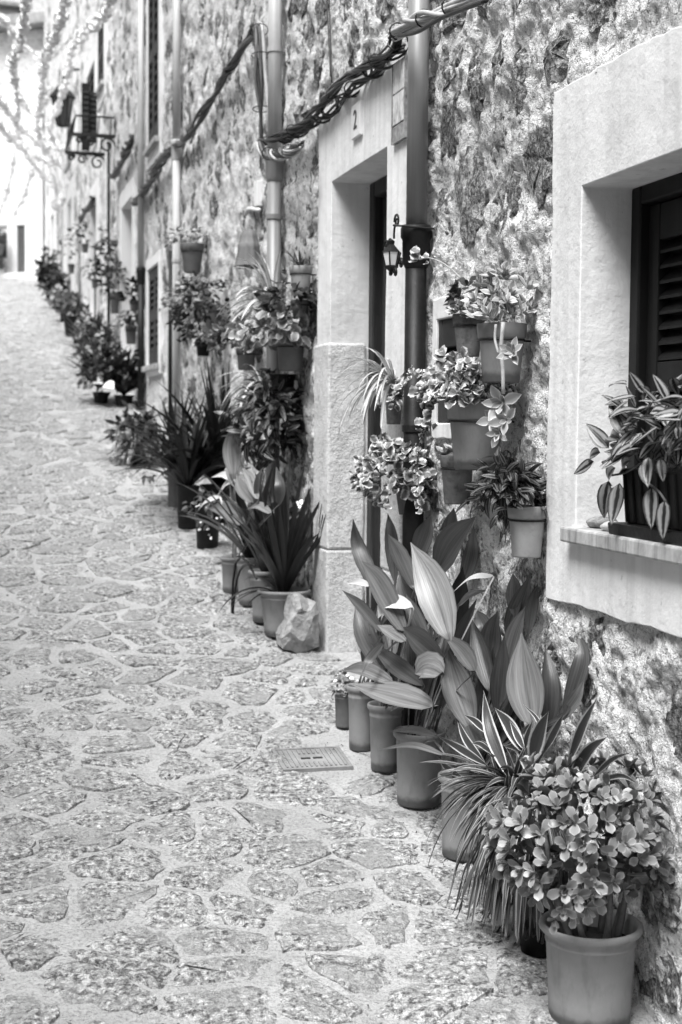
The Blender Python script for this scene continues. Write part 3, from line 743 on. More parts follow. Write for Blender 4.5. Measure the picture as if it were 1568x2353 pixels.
def leaf_mesh(name, mat, length, width, kind, bend=.6, n=7, nx=2, cup=.12, p=1.0, thick=0, twist=0, wave=0):
    path = [Vector((0, 0, 0))]; st = length/n
    for i in range(n):
        a = bend*((i+.5)/n)**p; path.append(path[-1]+Vector((-math.sin(a), 0, math.cos(a)))*st)
    v, f, uv = ribbon(path, width, kind, (1, 0, .001), cup, nx, twist, wave, thick)
    return mesh_of(name, v, f, L[mat], uv, smooth=True)
LM = {}
def variants(key, mat, length, width, kind, bends, **kw):
    LM[key] = [leaf_mesh('leaf', mat, length, width, kind, b_, **kw) for b_ in bends]; return LM[key]
variants('trad', 'trad', .085, .034, 'ovate', (.2, .6, 1.0, -.2), cup=.16)
variants('trad_dark', 'trad_dark', .07, .025, 'ovate', (.2, .6, 1.0), cup=.16)
variants('trad_mid', 'trad_dark', .075, .026, 'ovate', (.2, .6, 1.0), cup=.16)
variants('plect', 'plect', .036, .032, 'round', (.3, .9, -.4), cup=.24, wave=.10, n=8, nx=4)
variants('light', 'light', .05, .043, 'round', (.3, .9, -.3), cup=.18, wave=.06, n=8, nx=4)
variants('crass', 'crass', .05, .029, 'spoon', (.2, .45, .0), cup=.13, thick=.007, n=6)
variants('crass_dark', 'crass_dark', .05, .034, 'spoon', (.25, .5, -.1), cup=.08, thick=.006, n=6)
variants('echev', 'echev', .055, .028, 'point', (-.3, .1, -.6), cup=.16, thick=.005, n=6)
variants('mid', 'mid', .06, .03, 'ovate', (.3, .8, 0), cup=.12, n=5)
variants('dark', 'dark', .06, .03, 'ovate', (.3, .8, 0), cup=.12, n=5)
variants('daisy', 'petal', .02, .008, 'ovate', (.2,), n=3) if 'petal' in L else None
L['petal'] = M['petal']; variants('petal', 'petal', .028, .02, 'round', (.2, .5), n=4)

def frame(d, nrm, at, s=1.0):
    d = Vector(d).normalized(); x = Vector(nrm); x = x - d*x.dot(d)
    if x.length < 1e-3: x = d.orthogonal()
    x.normalize(); y = d.cross(x)
    m = Matrix.Identity(4)
    for i in range(3): m[i][0] = x[i]*s; m[i][1] = y[i]*s; m[i][2] = d[i]*s; m[i][3] = at[i]
    return m
class Plant:
    """leaves gathered as (mesh, matrix in the thing's space); each leaf becomes a part, or all join into one"""
    def __init__(s, root): s.root = root; s.it = []
    def put(s, key, d, nrm, at, size=1.0, rr=random): s.it.append((rr.choice(LM[key]) if isinstance(key, str) else key, frame(d, nrm, at, size)))
    def finish(s, each=True, name='leaf', limit=300):
        ea = s.it[:limit] if each else []
        for me, m in ea: link(name, me, s.root, mat4=m)
        re_ = s.it[len(ea):]
        if re_:
            v = []; f = []; uv = []; mats = []; mi = []
            cache = {}
            for me, m in re_:
                if me not in cache:
                    a = np.zeros(len(me.vertices)*3, np.float32); me.vertices.foreach_get('co', a)
                    u = np.zeros((len(me.vertices), 2), np.float32); li = np.zeros(len(me.loops), np.int32); me.loops.foreach_get('vertex_index', li)
                    ud = np.zeros(len(me.loops)*2, np.float32); me.uv_layers[0].data.foreach_get('uv', ud); u[li] = ud.reshape(-1, 2)
                    cache[me] = (a.reshape(-1, 3), [tuple(p.vertices) for p in me.polygons], u)
                a, ff, u = cache[me]; n0 = len(v); mm = np.array(m)
                v += list(a @ mm[:3, :3].T + mm[:3, 3]); uv += list(u); f += [tuple(j+n0 for j in q) for q in ff]
                if me.materials[0] not in mats: mats.append(me.materials[0])
                mi += [mats.index(me.materials[0])]*len(ff)
            o = link('foliage', mesh_of('foliage', v, f, uv=uv, smooth=True, mats=mats, midx=mi), s.root); o['kind'] = 'stuff'
def rdir(rr):
    while True:
        v = Vector((rr.uniform(-1, 1), rr.uniform(-1, 1), rr.uniform(-1, 1)))
        if .1 < v.length < 1: return v.normalized()
def mound(pl, key, c, rad, n, rr, size=(.7, 1.1), lo=-.35, droop=.2, fill=.75, wall=None):
    """leaves through the skin of a lumpy ellipsoid, facing out and up"""
    c = Vector(c); k = 0
    while k < n:
        d = rdir(rr)
        if d.z < lo: continue
        r = rr.uniform(fill, 1.0)*(1+.22*math.sin(d.x*5+d.z*4+c.y*9)+.12*math.sin(d.y*9))
        p = c + Vector((d.x*rad[0], d.y*rad[1], d.z*rad[2]))*r
        if wall is not None and p.x + pl.root.location.x > wall: continue
        dr = (Vector((d.x, d.y, d.z*.5)) + rdir(rr)*.75 + Vector((0, 0, -droop))).normalized()
        pl.put(key, dr, d + Vector((-.25, -.25, .75)) + rdir(rr)*.45, p, rr.uniform(*size), rr); k += 1
def rosette(pl, key, at, axis, n, rr, size=1.0, el0=.35, el1=1.25):
    axis = Vector(axis).normalized(); u = axis.orthogonal().normalized(); w_ = axis.cross(u)
    for k in range(n):
        t = k/n; a = k*2.4+rr.uniform(-.2, .2); el = el0+(el1-el0)*t
        rd = u*math.cos(a)+w_*math.sin(a)
        d = axis*math.cos(el)+rd*math.sin(el)
        pl.put(key, d, axis*math.sin(el) - rd*math.cos(el)+axis*.15, Vector(at)+d*.004, size*(.55+.5*t), rr)
def stem(root, pts, r, mat='stem', name='stem', n=6):
    b = MB(); b.tube(catmull(pts, 8), r, n); return b.build(name, M[mat], root, smooth=True)
def arch(base, d, length, g_=1.0, n=9):
    """a strap leaf thrown out from base and bending down under its weight"""
    p = Vector(base); v = Vector(d).normalized(); out = [p.copy()]; st = length/n
    for i in range(n):
        v = (v + Vector((0, 0, -g_*st/length*1.35))).normalized(); p = p + v*st; out.append(p.copy())
    return out
def strap(root, path, width, mat, kind='strap', hint=None, name='leaf', cup=.14, nx=2, twist=0, wave=0, t0=0.0, pet=.006):
    if hint is None: hint = Vector((-.2, -.3, 1))
    v, f, uv = ribbon(path, width, kind, hint, cup, nx, twist, wave, 0, t0, pet)
    return link(name, mesh_of(name, v, f, L[mat], uv, smooth=True), root)

# ================================================================ pots
def pot_parts(root, r, rb, h, mat, rim='roll', z=0.0, base_dark=True):
    b = MB(); t = .008
    if rim == 'roll':
        pr = [(rb*.96, z), (rb, z+.006), (rb+(r*.88-rb)*.25, z+h*.25), (r*.875, z+h*.80), (r*.90, z+h*.81), (r*.90, z+h*.835), (r*.885, z+h*.845), (r*.90, z+h*.90), (r*.98, z+h*.915), (r*1.025, z+h*.945), (r*1.02, z+h*.98), (r*.98, z+h), (r*.92, z+h*.99), (r*.88, z+h*.93), (r*.85, z+h*.75)]
    elif rim == 'band':
        pr = [(rb*.96, z), (rb, z+.005), (r*.88, z+h*.74), (r*.885, z+h*.745), (r*.955, z+h*.765), (r, z+h*.985), (r*.99, z+h), (r*.92, z+h), (r*.90, z+h*.98), (r*.84, z+h*.75)]
    else:
        pr = [(rb*.98, z), (rb, z+.004), (r*.98, z+h*.97), (r, z+h*.98), (r, z+h), (r*.95, z+h), (r*.93, z+h*.8)]
    b.lathe(pr, 30, closed=True); o = b.build('pot', M[mat], root, smooth=True)
    b = MB(); sr = pr[-1][0]*1.005; n = 16
    vv = [Vector((0, 0, z+h*.84))] + [Vector((sr*math.cos(2*math.pi*k/n), sr*math.sin(2*math.pi*k/n), z+h*.80)) for k in range(n)]
    b.add(vv, [(0, 1+k, 1+(k+1) % n) for k in range(n)]); b.build('soil', M['soil'], root)
    return o
def floor_pot(px, py, wpx, h, label, mat='pot', taper=.74, rim='roll', name='potted_plant', cat='plant pot', group=None, hmul=1.0):
    """pot whose front foot stands at pixel (px, py) of the ground; rim wpx wide there"""
    p = G(px, py); dirxy = Vector((p.x, p.y, 0)).normalized()
    r = wpx/2*px2m(p); c = p + dirxy*r*taper; c.x = min(c.x, W-.035-r*1.03)
    c.z = g(c.y) + .004
    t = thing(name, c, label, cat, group); H = h*px2m(p)
    pot_parts(t, r, r*taper, H, mat, rim); t['r'] = r; t['h'] = H
    return t, r, H
def wall_pot(px, yrim, wpx, ybot, label, mat='pot', taper=.68, rim='band', group='pots hung on the house walls', off=.03, tilt=0, cat='wall pot', name='hanging_pot', ring=True):
    X = W-.12
    for _ in range(3):
        p = P(px, yrim, X); r = wpx/2*px2m(p); X = W-off-r*1.02
    p = P(px, yrim, X); H = (ybot-yrim)*px2m(p)
    t = thing(name, (p.x, p.y, p.z-H), label, cat, group)
    pot_parts(t, r, r*taper, H, mat, rim)
    if tilt: t.rotation_euler = (0, tilt, 0)
    if ring:
        b = MB(); n = 20; rr_ = r*.93
        b.tube([Vector((rr_*math.cos(2*math.pi*k/n), rr_*math.sin(2*math.pi*k/n), H*.72)) for k in range(n+1)], .003, 5)
        b.tube([(rr_, 0, H*.72), (W-p.x+.02, 0, H*.72)], .003, 5)
        b.build('ring_bracket', M['iron'], t)
    return t, r, H
def spray(root, rr, base, n, length, width, mat, az=(0, 6.283), el=(.6, 1.3), g_=1.6, kind='strap', each=True, limit=300, wall=True, tw=.5):
    """n strap leaves arching out of base"""
    jb = MB()
    for k in range(n):
        a = rr.uniform(*az); e = rr.uniform(*el); l = length*rr.uniform(.6, 1.1)
        d = Vector((math.cos(a)*math.cos(e), math.sin(a)*math.cos(e), math.sin(e)))
        path = arch(Vector(base)+Vector((math.cos(a), math.sin(a), 0))*.012, d, l, g_*rr.uniform(.7, 1.3))
        if wall:
            mx = W-.03-root.location.x
            for p in path: p.x = min(p.x, mx - .2*max(0, p.x-mx)/ (1+max(0, p.x-mx)))
        gz = g(root.location.y)+.01-root.location.z
        for p in path: p.z = max(p.z, gz + .004*k/n)
        hint = Vector((-math.cos(a)*.3, -math.sin(a)*.3, 1))
        v, f, uv = ribbon(path, width*rr.uniform(.7, 1.2), kind, hint, .16, 2, rr.uniform(-tw, tw))
        if each and k < limit: link('leaf', mesh_of('leaf', v, f, L[mat], uv, smooth=True), root)
        else: jb.add(v, f, uv)
    if jb.v: o = jb.build('foliage', L[mat], root, smooth=True); o['kind'] = 'stuff'

# ================================================================ near floor plants
rr = random.Random(5)
FG = 'potted plants standing along the wall'
def rel(t, p): return Vector(p) - t.location
# jade plant in the big pot
t, r, H = floor_pot(1378, 2392, 238, 232, 'big jade plant with fleshy oval leaves in a wide pot, nearest the camera', taper=.80, group=FG)
JADE = t; pl = Plant(t)
c = rel(t, P(1342, 1938, t.location.x-.02)); m_ = px2m(t.location+Vector((0, 0, .4)))
RX, RZ = 218*m_, 196*m_
for k in range(9):
    a = k*.7; e = Vector((math.cos(a)*r*.5, math.sin(a)*r*.5, H*.8)); tip = c + Vector((math.cos(a)*RX*.55, math.sin(a)*RX*.5, rr.uniform(-.1, .05)))
    stem(t, [e, e*.4+tip*.6+Vector((0, 0, -.03)), tip], [.011, .010, .009, .008, .008, .007, .006, .006, .005])
tips = []
tries = 0
while len(tips) < 120 and tries < 9000:
    tries += 1
    d = rdir(rr)
    if d.z < (-.75 if d.x < -.2 else -.5) or (d.y > .55 and rr.random() < .85) : continue
    q = rr.uniform(.86, 1.04) * (1+.10*math.sin(d.x*6+d.z*5)+.07*math.sin(d.y*8+d.x*3))
    p = c + Vector((d.x*RX*.95, d.y*RX*.95, d.z*RZ))*q
    if p.x + t.location.x > W-.03: continue
    if any((p-o_).length < .032 for o_, _ in tips): continue
    tips.append((p, d))
fillc = Plant(t)  # inner leaves take a darker colour, painting the shade inside the crown
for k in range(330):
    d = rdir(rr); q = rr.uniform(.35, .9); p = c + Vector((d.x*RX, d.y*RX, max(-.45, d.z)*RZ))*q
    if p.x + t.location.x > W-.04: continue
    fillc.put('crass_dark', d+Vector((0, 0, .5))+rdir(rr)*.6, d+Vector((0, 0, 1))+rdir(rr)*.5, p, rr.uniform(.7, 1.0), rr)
tips.sort(key=lambda q: (q[0]+t.location-CAM).length)
for p, d in tips:
    ax = (d + Vector((-.1, -.15, .35)) + rdir(rr)*.3).normalized()
    rosette(pl, 'crass', p-ax*.02, ax, rr.randint(5, 7), rr, rr.uniform(.7, 1.02), .2, 1.25)
pl.finish(limit=300); fillc.finish(each=False)

# dark pot behind it, almost hidden
t, r, H = floor_pot(1240, 2212, 110, 130, 'black pot half hidden behind the jade plant', 'pot_dark', .8, 'plain', group=FG)
# striped strap-leaved clump
t, r, H = floor_pot(1066, 1990, 124, 192, 'pale pot buried under a clump of narrow striped strap leaves', 'pot', .82, group=FG)
LIR = t; b0 = rel(t, P(1195, 1800, t.location.x)); b0 = Vector((.02, -.08, H*.93))
bq = rel(t, P(1195, 1815, t.location.x+.02)); bq2 = rel(t, P(1235, 1850, t.location.x-.02)); bq3 = rel(t, P(1150, 1800, t.location.x-.0))
stem(t, [(0, 0, H*.8), (bq*.5)+Vector((0, 0, H*.35)), bq], .012); stem(t, [(0, 0, H*.8), (bq2*.5)+Vector((0, 0, H*.35)), bq2], .012)
spray(t, rr, bq3, 50, .22, .013, 'lirio', (2.3, 5.2), (-.2, .9), .8, tw=1.3)
spray(t, rr, bq, 60, .25, .014, 'lirio', (2.3, 5.2), (-.3, 1.0), .9, tw=1.3)
spray(t, rr, bq, 44, .22, .013, 'lirio', (0, 6.28), (.5, 1.4), .9, tw=1.3)
spray(t, rr, bq, 40, .36, .015, 'lirio', (2.5, 5.0), (-.1, .7), 2.4, tw=.8)
spray(t, rr, bq2, 50, .42, .015, 'lirio', (2.5, 5.2), (-.2, .6), 2.9, tw=.8)
spray(t, rr, bq2+Vector((.02, .03, -.05)), 70, .44, .016, 'mid', (2.3, 5.4), (-.4, .5), 3.0, tw=.8)
def c6(x, y): return (784+x*.5, 1176+y*.5)
def c5(x, y): return (919+x*.414, 1551+y*.414)
def hero(t, pix, wpx, mat, X, soil=None, kind='lance', hint=(-.45, -.75, .35), cup=.10, scale=.5, conv=c6, wave=0, twist=0, dx=0.0, nx=4, pet=.007, samples=14):
    """leaf seen tip-first in the photograph: tip .. base pixels at distances X from the axis, then its stalk to the soil"""
    pts = []
    n = len(pix)
    for i, (x, y) in enumerate(pix):
        f_ = i/(n-1); xx = X + dx*(1-f_)
        pts.append(P(*conv(x, y), xx))
    pts.reverse(); width = wpx*scale*px2m(pts[0])
    t0 = 0.0
    if soil is not None:
        L0 = sum((pts[i+1]-pts[i]).length for i in range(len(pts)-1)); ls = (pts[0]-soil).length
        pts = [soil] + pts; path0 = catmull([soil, soil.lerp(pts[1], .55)+Vector((0, 0, .03)), pts[1]], 4); leafp = catmull(pts[1:], samples)
        path = path0[:-1] + leafp; t0 = 3.4/(len(path)-1)
    else: path = catmull(pts, samples)
    lim = W-.02
    for p in path: p.x = min(p.x, lim)
    return strap(t, [p-t.location for p in path], width, mat, kind, hint, cup=cup, nx=nx, wave=wave, twist=twist, t0=t0, pet=pet)
# aspidistras in the three matching pots
t1, r1, h1 = floor_pot(832, 1735, 74, 150, 'aspidistra with a few drooping leaves in a tall pot, farthest of the matching three', taper=.80, group=FG)
t2, r2, h2 = floor_pot(885, 1785, 84, 156, 'aspidistra in the middle of the three matching tall pots by the drain', taper=.78, group=FG)
t3, r3, h3 = floor_pot(962, 1870, 120, 172, 'dense aspidistra with broad upright leaves in the third matching tall pot', taper=.84, group=FG)
s1 = t1.location+Vector((0, 0, h1*.82)); s2 = t2.location+Vector((0, 0, h2*.82)); s3 = t3.location+Vector((0, 0, h3*.82))
X1, X2, X3 = t1.location.x, t2.location.x, t3.location.x
A = [  # thing, soil, pixels, width, material, X, dx
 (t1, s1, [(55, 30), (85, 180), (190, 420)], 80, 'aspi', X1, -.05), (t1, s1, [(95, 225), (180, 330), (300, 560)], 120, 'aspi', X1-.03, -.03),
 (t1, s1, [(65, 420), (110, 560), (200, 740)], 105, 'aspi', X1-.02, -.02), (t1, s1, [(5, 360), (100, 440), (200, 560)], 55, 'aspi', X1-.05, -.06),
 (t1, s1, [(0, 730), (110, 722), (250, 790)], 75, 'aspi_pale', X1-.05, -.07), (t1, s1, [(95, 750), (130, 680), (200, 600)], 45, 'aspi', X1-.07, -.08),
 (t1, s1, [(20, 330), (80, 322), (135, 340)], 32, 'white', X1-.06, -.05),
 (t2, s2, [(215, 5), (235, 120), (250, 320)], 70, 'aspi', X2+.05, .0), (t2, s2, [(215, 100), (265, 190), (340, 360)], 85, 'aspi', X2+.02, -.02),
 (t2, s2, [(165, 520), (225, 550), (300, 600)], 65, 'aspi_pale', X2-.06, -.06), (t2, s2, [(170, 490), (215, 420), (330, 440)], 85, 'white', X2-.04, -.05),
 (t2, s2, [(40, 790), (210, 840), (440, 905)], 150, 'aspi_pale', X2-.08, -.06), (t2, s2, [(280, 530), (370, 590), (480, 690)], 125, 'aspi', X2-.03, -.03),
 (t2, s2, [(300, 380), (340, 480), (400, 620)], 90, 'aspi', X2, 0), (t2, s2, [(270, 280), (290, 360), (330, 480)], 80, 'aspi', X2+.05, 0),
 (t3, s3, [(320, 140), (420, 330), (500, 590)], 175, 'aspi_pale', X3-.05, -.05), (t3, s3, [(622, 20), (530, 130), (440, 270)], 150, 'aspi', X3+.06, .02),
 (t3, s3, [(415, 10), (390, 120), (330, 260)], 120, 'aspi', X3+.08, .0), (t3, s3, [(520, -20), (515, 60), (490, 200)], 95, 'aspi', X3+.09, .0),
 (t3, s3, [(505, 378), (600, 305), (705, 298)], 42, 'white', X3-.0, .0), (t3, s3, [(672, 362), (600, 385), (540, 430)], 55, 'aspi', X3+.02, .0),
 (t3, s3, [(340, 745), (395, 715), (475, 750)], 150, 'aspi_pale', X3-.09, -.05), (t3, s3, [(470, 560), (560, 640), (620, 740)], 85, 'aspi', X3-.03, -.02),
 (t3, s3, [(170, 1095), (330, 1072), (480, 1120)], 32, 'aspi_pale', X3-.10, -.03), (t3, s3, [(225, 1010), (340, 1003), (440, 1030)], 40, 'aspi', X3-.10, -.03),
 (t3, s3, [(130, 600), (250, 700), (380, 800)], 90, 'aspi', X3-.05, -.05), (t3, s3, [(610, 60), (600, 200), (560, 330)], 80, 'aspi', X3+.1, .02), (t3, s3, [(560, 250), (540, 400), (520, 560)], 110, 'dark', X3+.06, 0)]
for tt, so, pix, wd, mt, X, dx in A: hero(tt, pix, wd, mt, X, so+Vector((rr.uniform(-.03, .03), rr.uniform(-.03, .03), 0)), dx=dx, hint=(-.5+rr.uniform(-.3, .3), -.75, .35+rr.uniform(-.2, .3)), cup=rr.uniform(.08, .26), wave=rr.choice((0, .015, .03)), twist=rr.uniform(-.5, .5))
# second aspidistra clump, its pot hidden by the strap leaves
t, r, H = floor_pot(1130, 1990, 128, 185, 'tall aspidistra rising behind the striped strap leaves', taper=.82, group=FG)
so = t.location+Vector((0, 0, H*.82)); X = t.location.x
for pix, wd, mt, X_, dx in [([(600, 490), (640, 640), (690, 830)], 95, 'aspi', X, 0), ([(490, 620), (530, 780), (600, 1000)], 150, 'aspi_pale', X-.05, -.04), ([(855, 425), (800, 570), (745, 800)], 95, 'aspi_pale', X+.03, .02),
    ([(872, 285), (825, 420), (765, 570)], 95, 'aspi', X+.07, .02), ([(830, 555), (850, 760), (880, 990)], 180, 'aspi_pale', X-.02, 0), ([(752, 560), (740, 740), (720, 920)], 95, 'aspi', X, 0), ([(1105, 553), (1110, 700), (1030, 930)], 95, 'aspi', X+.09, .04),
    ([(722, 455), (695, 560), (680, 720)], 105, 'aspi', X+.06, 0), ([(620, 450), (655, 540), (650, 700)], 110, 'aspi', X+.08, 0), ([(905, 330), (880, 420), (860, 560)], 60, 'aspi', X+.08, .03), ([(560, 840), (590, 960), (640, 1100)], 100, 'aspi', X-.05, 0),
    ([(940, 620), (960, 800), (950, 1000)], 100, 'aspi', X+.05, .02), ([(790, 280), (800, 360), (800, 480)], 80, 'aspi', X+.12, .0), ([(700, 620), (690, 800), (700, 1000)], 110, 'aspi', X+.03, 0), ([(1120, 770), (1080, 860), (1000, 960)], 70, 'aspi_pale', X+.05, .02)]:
    hero(t, pix, wd, mt, min(X_+.03, W-.05), so+Vector((rr.uniform(-.04, .04), rr.uniform(-.04, .04), 0)), dx=dx, hint=(-.5+rr.uniform(-.35, .35), -.8, .3), cup=rr.uniform(.08, .24), twist=rr.uniform(-.4, .4))
for tt, so_, n_, hh_ in ((t1, s1, 7, .50), (t2, s2, 9, .55), (t3, s3, 12, .62), (t, so, 13, .60)):
    for k in range(n_):
        a = rr.uniform(-1.5, 1.5); o0 = so_+Vector((rr.uniform(-.04, .04), rr.uniform(-.04, .04), 0)); d_ = Vector((math.cos(a)*.32, math.sin(a)*.38, 1)).normalized(); l_ = hh_*rr.uniform(.6, 1.0)
        pth = arch(o0, d_, l_, .5, 12)
        for p in pth: p.x = min(p.x, W-.03)
        strap(tt, [p-tt.location for p in pth], rr.uniform(.05, .085), rr.choice(('aspi', 'aspi', 'aspi_pale', 'aspi')), 'lance', (-.4+rr.uniform(-.5, .5), -.8, .3), cup=rr.uniform(.1, .3), nx=4, t0=.3, twist=rr.uniform(-.6, .6), wave=.015)
# white-margined rosette
t, r, H = floor_pot(1195, 2085, 110, 170, 'spiky plant with dark leaves edged in white, beside the jade plant', 'pot_dark', taper=.82, group=FG)  # pot coloured black so it reads as shade under the leaves
so = t.location+Vector((0, 0, H*.82)); X = t.location.x
for pix, wd in [([(465, 85), (500, 300), (600, 560)], 78), ([(828, 200), (775, 320), (730, 490)], 92), ([(1097, 128), (1020, 280), (940, 480)], 62), ([(1152, 345), (1050, 425), (940, 590)], 78), ([(525, 180), (610, 280), (690, 430)], 82), ([(315, 235), (370, 360), (470, 490)], 46),
    ([(205, 335), (330, 405), (480, 500)], 50), ([(355, 220), (420, 258), (480, 320)], 40), ([(575, 395), (680, 412), (725, 560)], 80), ([(912, 212), (870, 300), (800, 430)], 46), ([(610, 250), (650, 330), (690, 410)], 42), ([(740, 250), (712, 330), (690, 420)], 36), ([(210, 460), (270, 522), (340, 565)], 42),
    ([(1285, 430), (1180, 470), (1080, 560)], 32), ([(680, 160), (760, 240), (800, 340)], 24), ([(1330, 610), (1230, 560), (1100, 590)], 32), ([(400, 380), (450, 385), (520, 440)], 34)]:
    hero(t, pix, wd, 'margin', X-.07+rr.uniform(-.03, .03), so+Vector((rr.uniform(-.03, .03), rr.uniform(-.03, .03), 0)), scale=.414, conv=c5, kind='lance', cup=.14, hint=(-.5, -.8, .3), pet=.014, twist=rr.uniform(-.3, .3))
# small flower pot at the far end of the near row
t, r, H = floor_pot(792, 1680, 52, 82, 'small dark pot with tiny pale flowers, beside the doorstep', 'pot_mid', .8, group=FG)
pl = Plant(t); mound(pl, 'light', (0, 0, H+.01), (r*1.1, r*1.1, .07), 70, rr, (.3, .55), -.3); mound(pl, 'petal', (0, 0, H+.02), (r*1.15, r*1.15, .08), 16, rr, (.5, .8), -.2); pl.finish()

# ================================================================ pots on the near wall
WG = 'pots hung on the house walls'
# A: old terracotta, jade sprigs
t, r, H = wall_pot(1078, 722, 76, 820, 'weathered terracotta wall pot with dark jade sprigs, in front of the small shutter', 'pot_old', .66)
pl = Plant(t)
for k in range(14):
    a = rr.uniform(2.2, 5.6); p = Vector((math.cos(a)*r*.7, math.sin(a)*r*.9, H+rr.uniform(.0, .09)))
    rosette(pl, 'crass_dark', p, (math.cos(a)*.9, math.sin(a)*.9, .8), 6, rr, rr.uniform(.7, 1.0))
for k in range(8):
    a = rr.uniform(2.6, 6.0); rosette(pl, 'echev', (math.cos(a)*r*.85, math.sin(a)*r*.85, H+rr.uniform(-.02, .04)), (math.cos(a), math.sin(a), .5), 8, rr, rr.uniform(.6, .8))
pl.finish()
# trailing ivy shoot arching left
pp = [P(1090, 690, t.location.x), P(1060, 640, t.location.x-.02), P(1020, 605, t.location.x-.05), P(985, 592, t.location.x-.07), P(965, 596, t.location.x-.08)]
stem(t, [rel(t, q) for q in pp], .0022, 'stem_light', 'ivy_shoot')
pl = Plant(t)
for q, s in ((pp[4], 1.1), (pp[4]+Vector((0, .02, .02)), .9), (pp[3], .8), (pp[3]+Vector((0, 0, -.02)), .6), (P(1010, 590, t.location.x-.05), .6), (P(1050, 622, t.location.x-.02), .6)): pl.put('plect', (-.4, .6, .3), (-.4, -.6, .6), rel(t, q), s, rr)
for q in ((965, 580), (960, 600)): pl.put('plect', (-.5, .7, .2), (-.4, -.6, .6), rel(t, P(*q, t.location.x-.08)), 1.0, rr)
pl.finish()
# B: echeverias
t, r, H = wall_pot(1154, 744, 116, 880, 'terracotta wall pot overflowing with pale echeveria rosettes, highest on the near wall', 'pot', .74)
pl = Plant(t)
for k in range(46):
    a = rr.uniform(1.7, 5.6); q = rr.uniform(.1, 1.2)
    p = Vector((math.cos(a)*r*q, math.sin(a)*r*q*1.1, H+.02+rr.uniform(-.02, .13)*(1.25-q*.6)))
    rosette(pl, 'echev', p, (math.cos(a)*.7-.1, math.sin(a)*.7-.2, .8), 7, rr, rr.uniform(.6, .95))
pl.finish()
q0 = P(1157, 740, t.location.x-r*1.0)
pts = [q0, P(1152, 800, t.location.x-r*1.05), P(1156, 850, t.location.x-r*1.0), P(1157, 905, t.location.x-r*1.0)]
stem(t, [rel(t, q) for q in pts], .0055, 'stem_light'); stem(t, [rel(t, P(1140, 745, t.location.x-r*1.0)), rel(t, P(1138, 780, t.location.x-r*1.05)), rel(t, P(1146, 812, t.location.x-r*1.03))], .004, 'stem_light')
pl = Plant(t)
for (x, y), s, k in (((1152, 925), 1.2, 10), ((1138, 962), 1.1, 7), ((1165, 965), 1.0, 6), ((1147, 995), .8, 9), ((1178, 810), .8, 14)):
    rosette(pl, 'echev', rel(t, P(x, y, t.location.x-r*1.02)), (-.6, -.7, -.1 if y > 900 else .2), k, rr, s, .5, 1.5)
pl.finish()
# C: big pot with white-edged trailing leaves
t, r, H = wall_pot(1096, 925, 140, 1080, 'largest wall pot, plain and smooth, full of white-edged trailing leaves', 'pot', .70)
PC = t; pl = Plant(t)
mound(pl, 'plect', (-.02, .01, H+.03), (r*1.25, r*1.35, .10), 300, rr, (.8, 1.3), -.25, wall=W-.02)
pl.finish()
pl = Plant(t)
for path, n in (([(1010, 905), (985, 950), (970, 1000), (958, 1060), (965, 1130), (970, 1180)], 34), ([(1000, 870), (960, 850), (930, 870), (912, 900), (905, 940)], 26), ([(1000, 900), (990, 960), (992, 1010)], 12)):
    pts = catmull([P(x, y, t.location.x-.10) for x, y in path], 24)
    stem(t, [rel(t, q) for q in pts[::4]], .002, 'stem', 'trailing_stem')
    for k in range(n):
        q = pts[int(k*24/n)]+Vector((rr.uniform(-.01, .01), rr.uniform(-.015, .015), rr.uniform(-.01, .01)))
        pl.put('plect', (rr.uniform(-.8, .1), rr.uniform(-1, 1), rr.uniform(-.6, .4)), (-.5, -.7, .5), rel(t, q), rr.uniform(.5, .95), rr)
pl.finish()
# D: old pot below with one echeveria
t, r, H = wall_pot(1052, 1046, 82, 1158, 'stained old terracotta wall pot with one small rosette, below the largest pot', 'pot_old', .72)
pl = Plant(t)
for p in ((-.01, -.01, H+.01), (-.03, .02, H+.0), (.02, -.03, H)): rosette(pl, 'echev', p, (-.3, -.3, 1), 12, rr, .85)
pl.finish()
# E: zebra leaves by the window
t, r, H = wall_pot(1212, 1162, 92, 1280, 'pale worn wall pot with dark striped leaves, just left of the window', 'pot_light', .72, off=.02)
pl = Plant(t)
mound(pl, 'trad_dark', (-.05, .02, H+.03), (r*1.5, r*1.5, .10), 210, rr, (.6, 1.0), -.5, wall=W-.015)
pl.finish()
# F: spider plant on the jamb
t, r, H = wall_pot(906, 884, 46, 975, 'small wall pot with a spider plant arching across the doorway', 'pot_old', .7, off=.05)
sb = (0, 0, H)
spray(t, rr, sb, 34, .30, .014, 'spider', (1.5, 4.2), (.35, 1.3), 1.7, tw=.3); spray(t, rr, sb, 8, .2, .012, 'spider', (3, 6), (.9, 1.4), 1.0)
pl = Plant(t); mound(pl, 'plect', (-.02, -.02, H*.75), (.05, .05, .07), 26, rr, (.5, .9), -.8); pl.finish()
# G: white-edged leaves low on the jamb
t, r, H = wall_pot(938, 1100, 66, 1182, 'dark wall pot almost buried in pale round leaves, low beside the door', 'pot_mid', .62)
pl = Plant(t)
mound(pl, 'plect', (-.03, 0, H+.015), (.125, .125, .13), 300, rr, (.8, 1.3), -.75, wall=W-.02)
pl.finish()

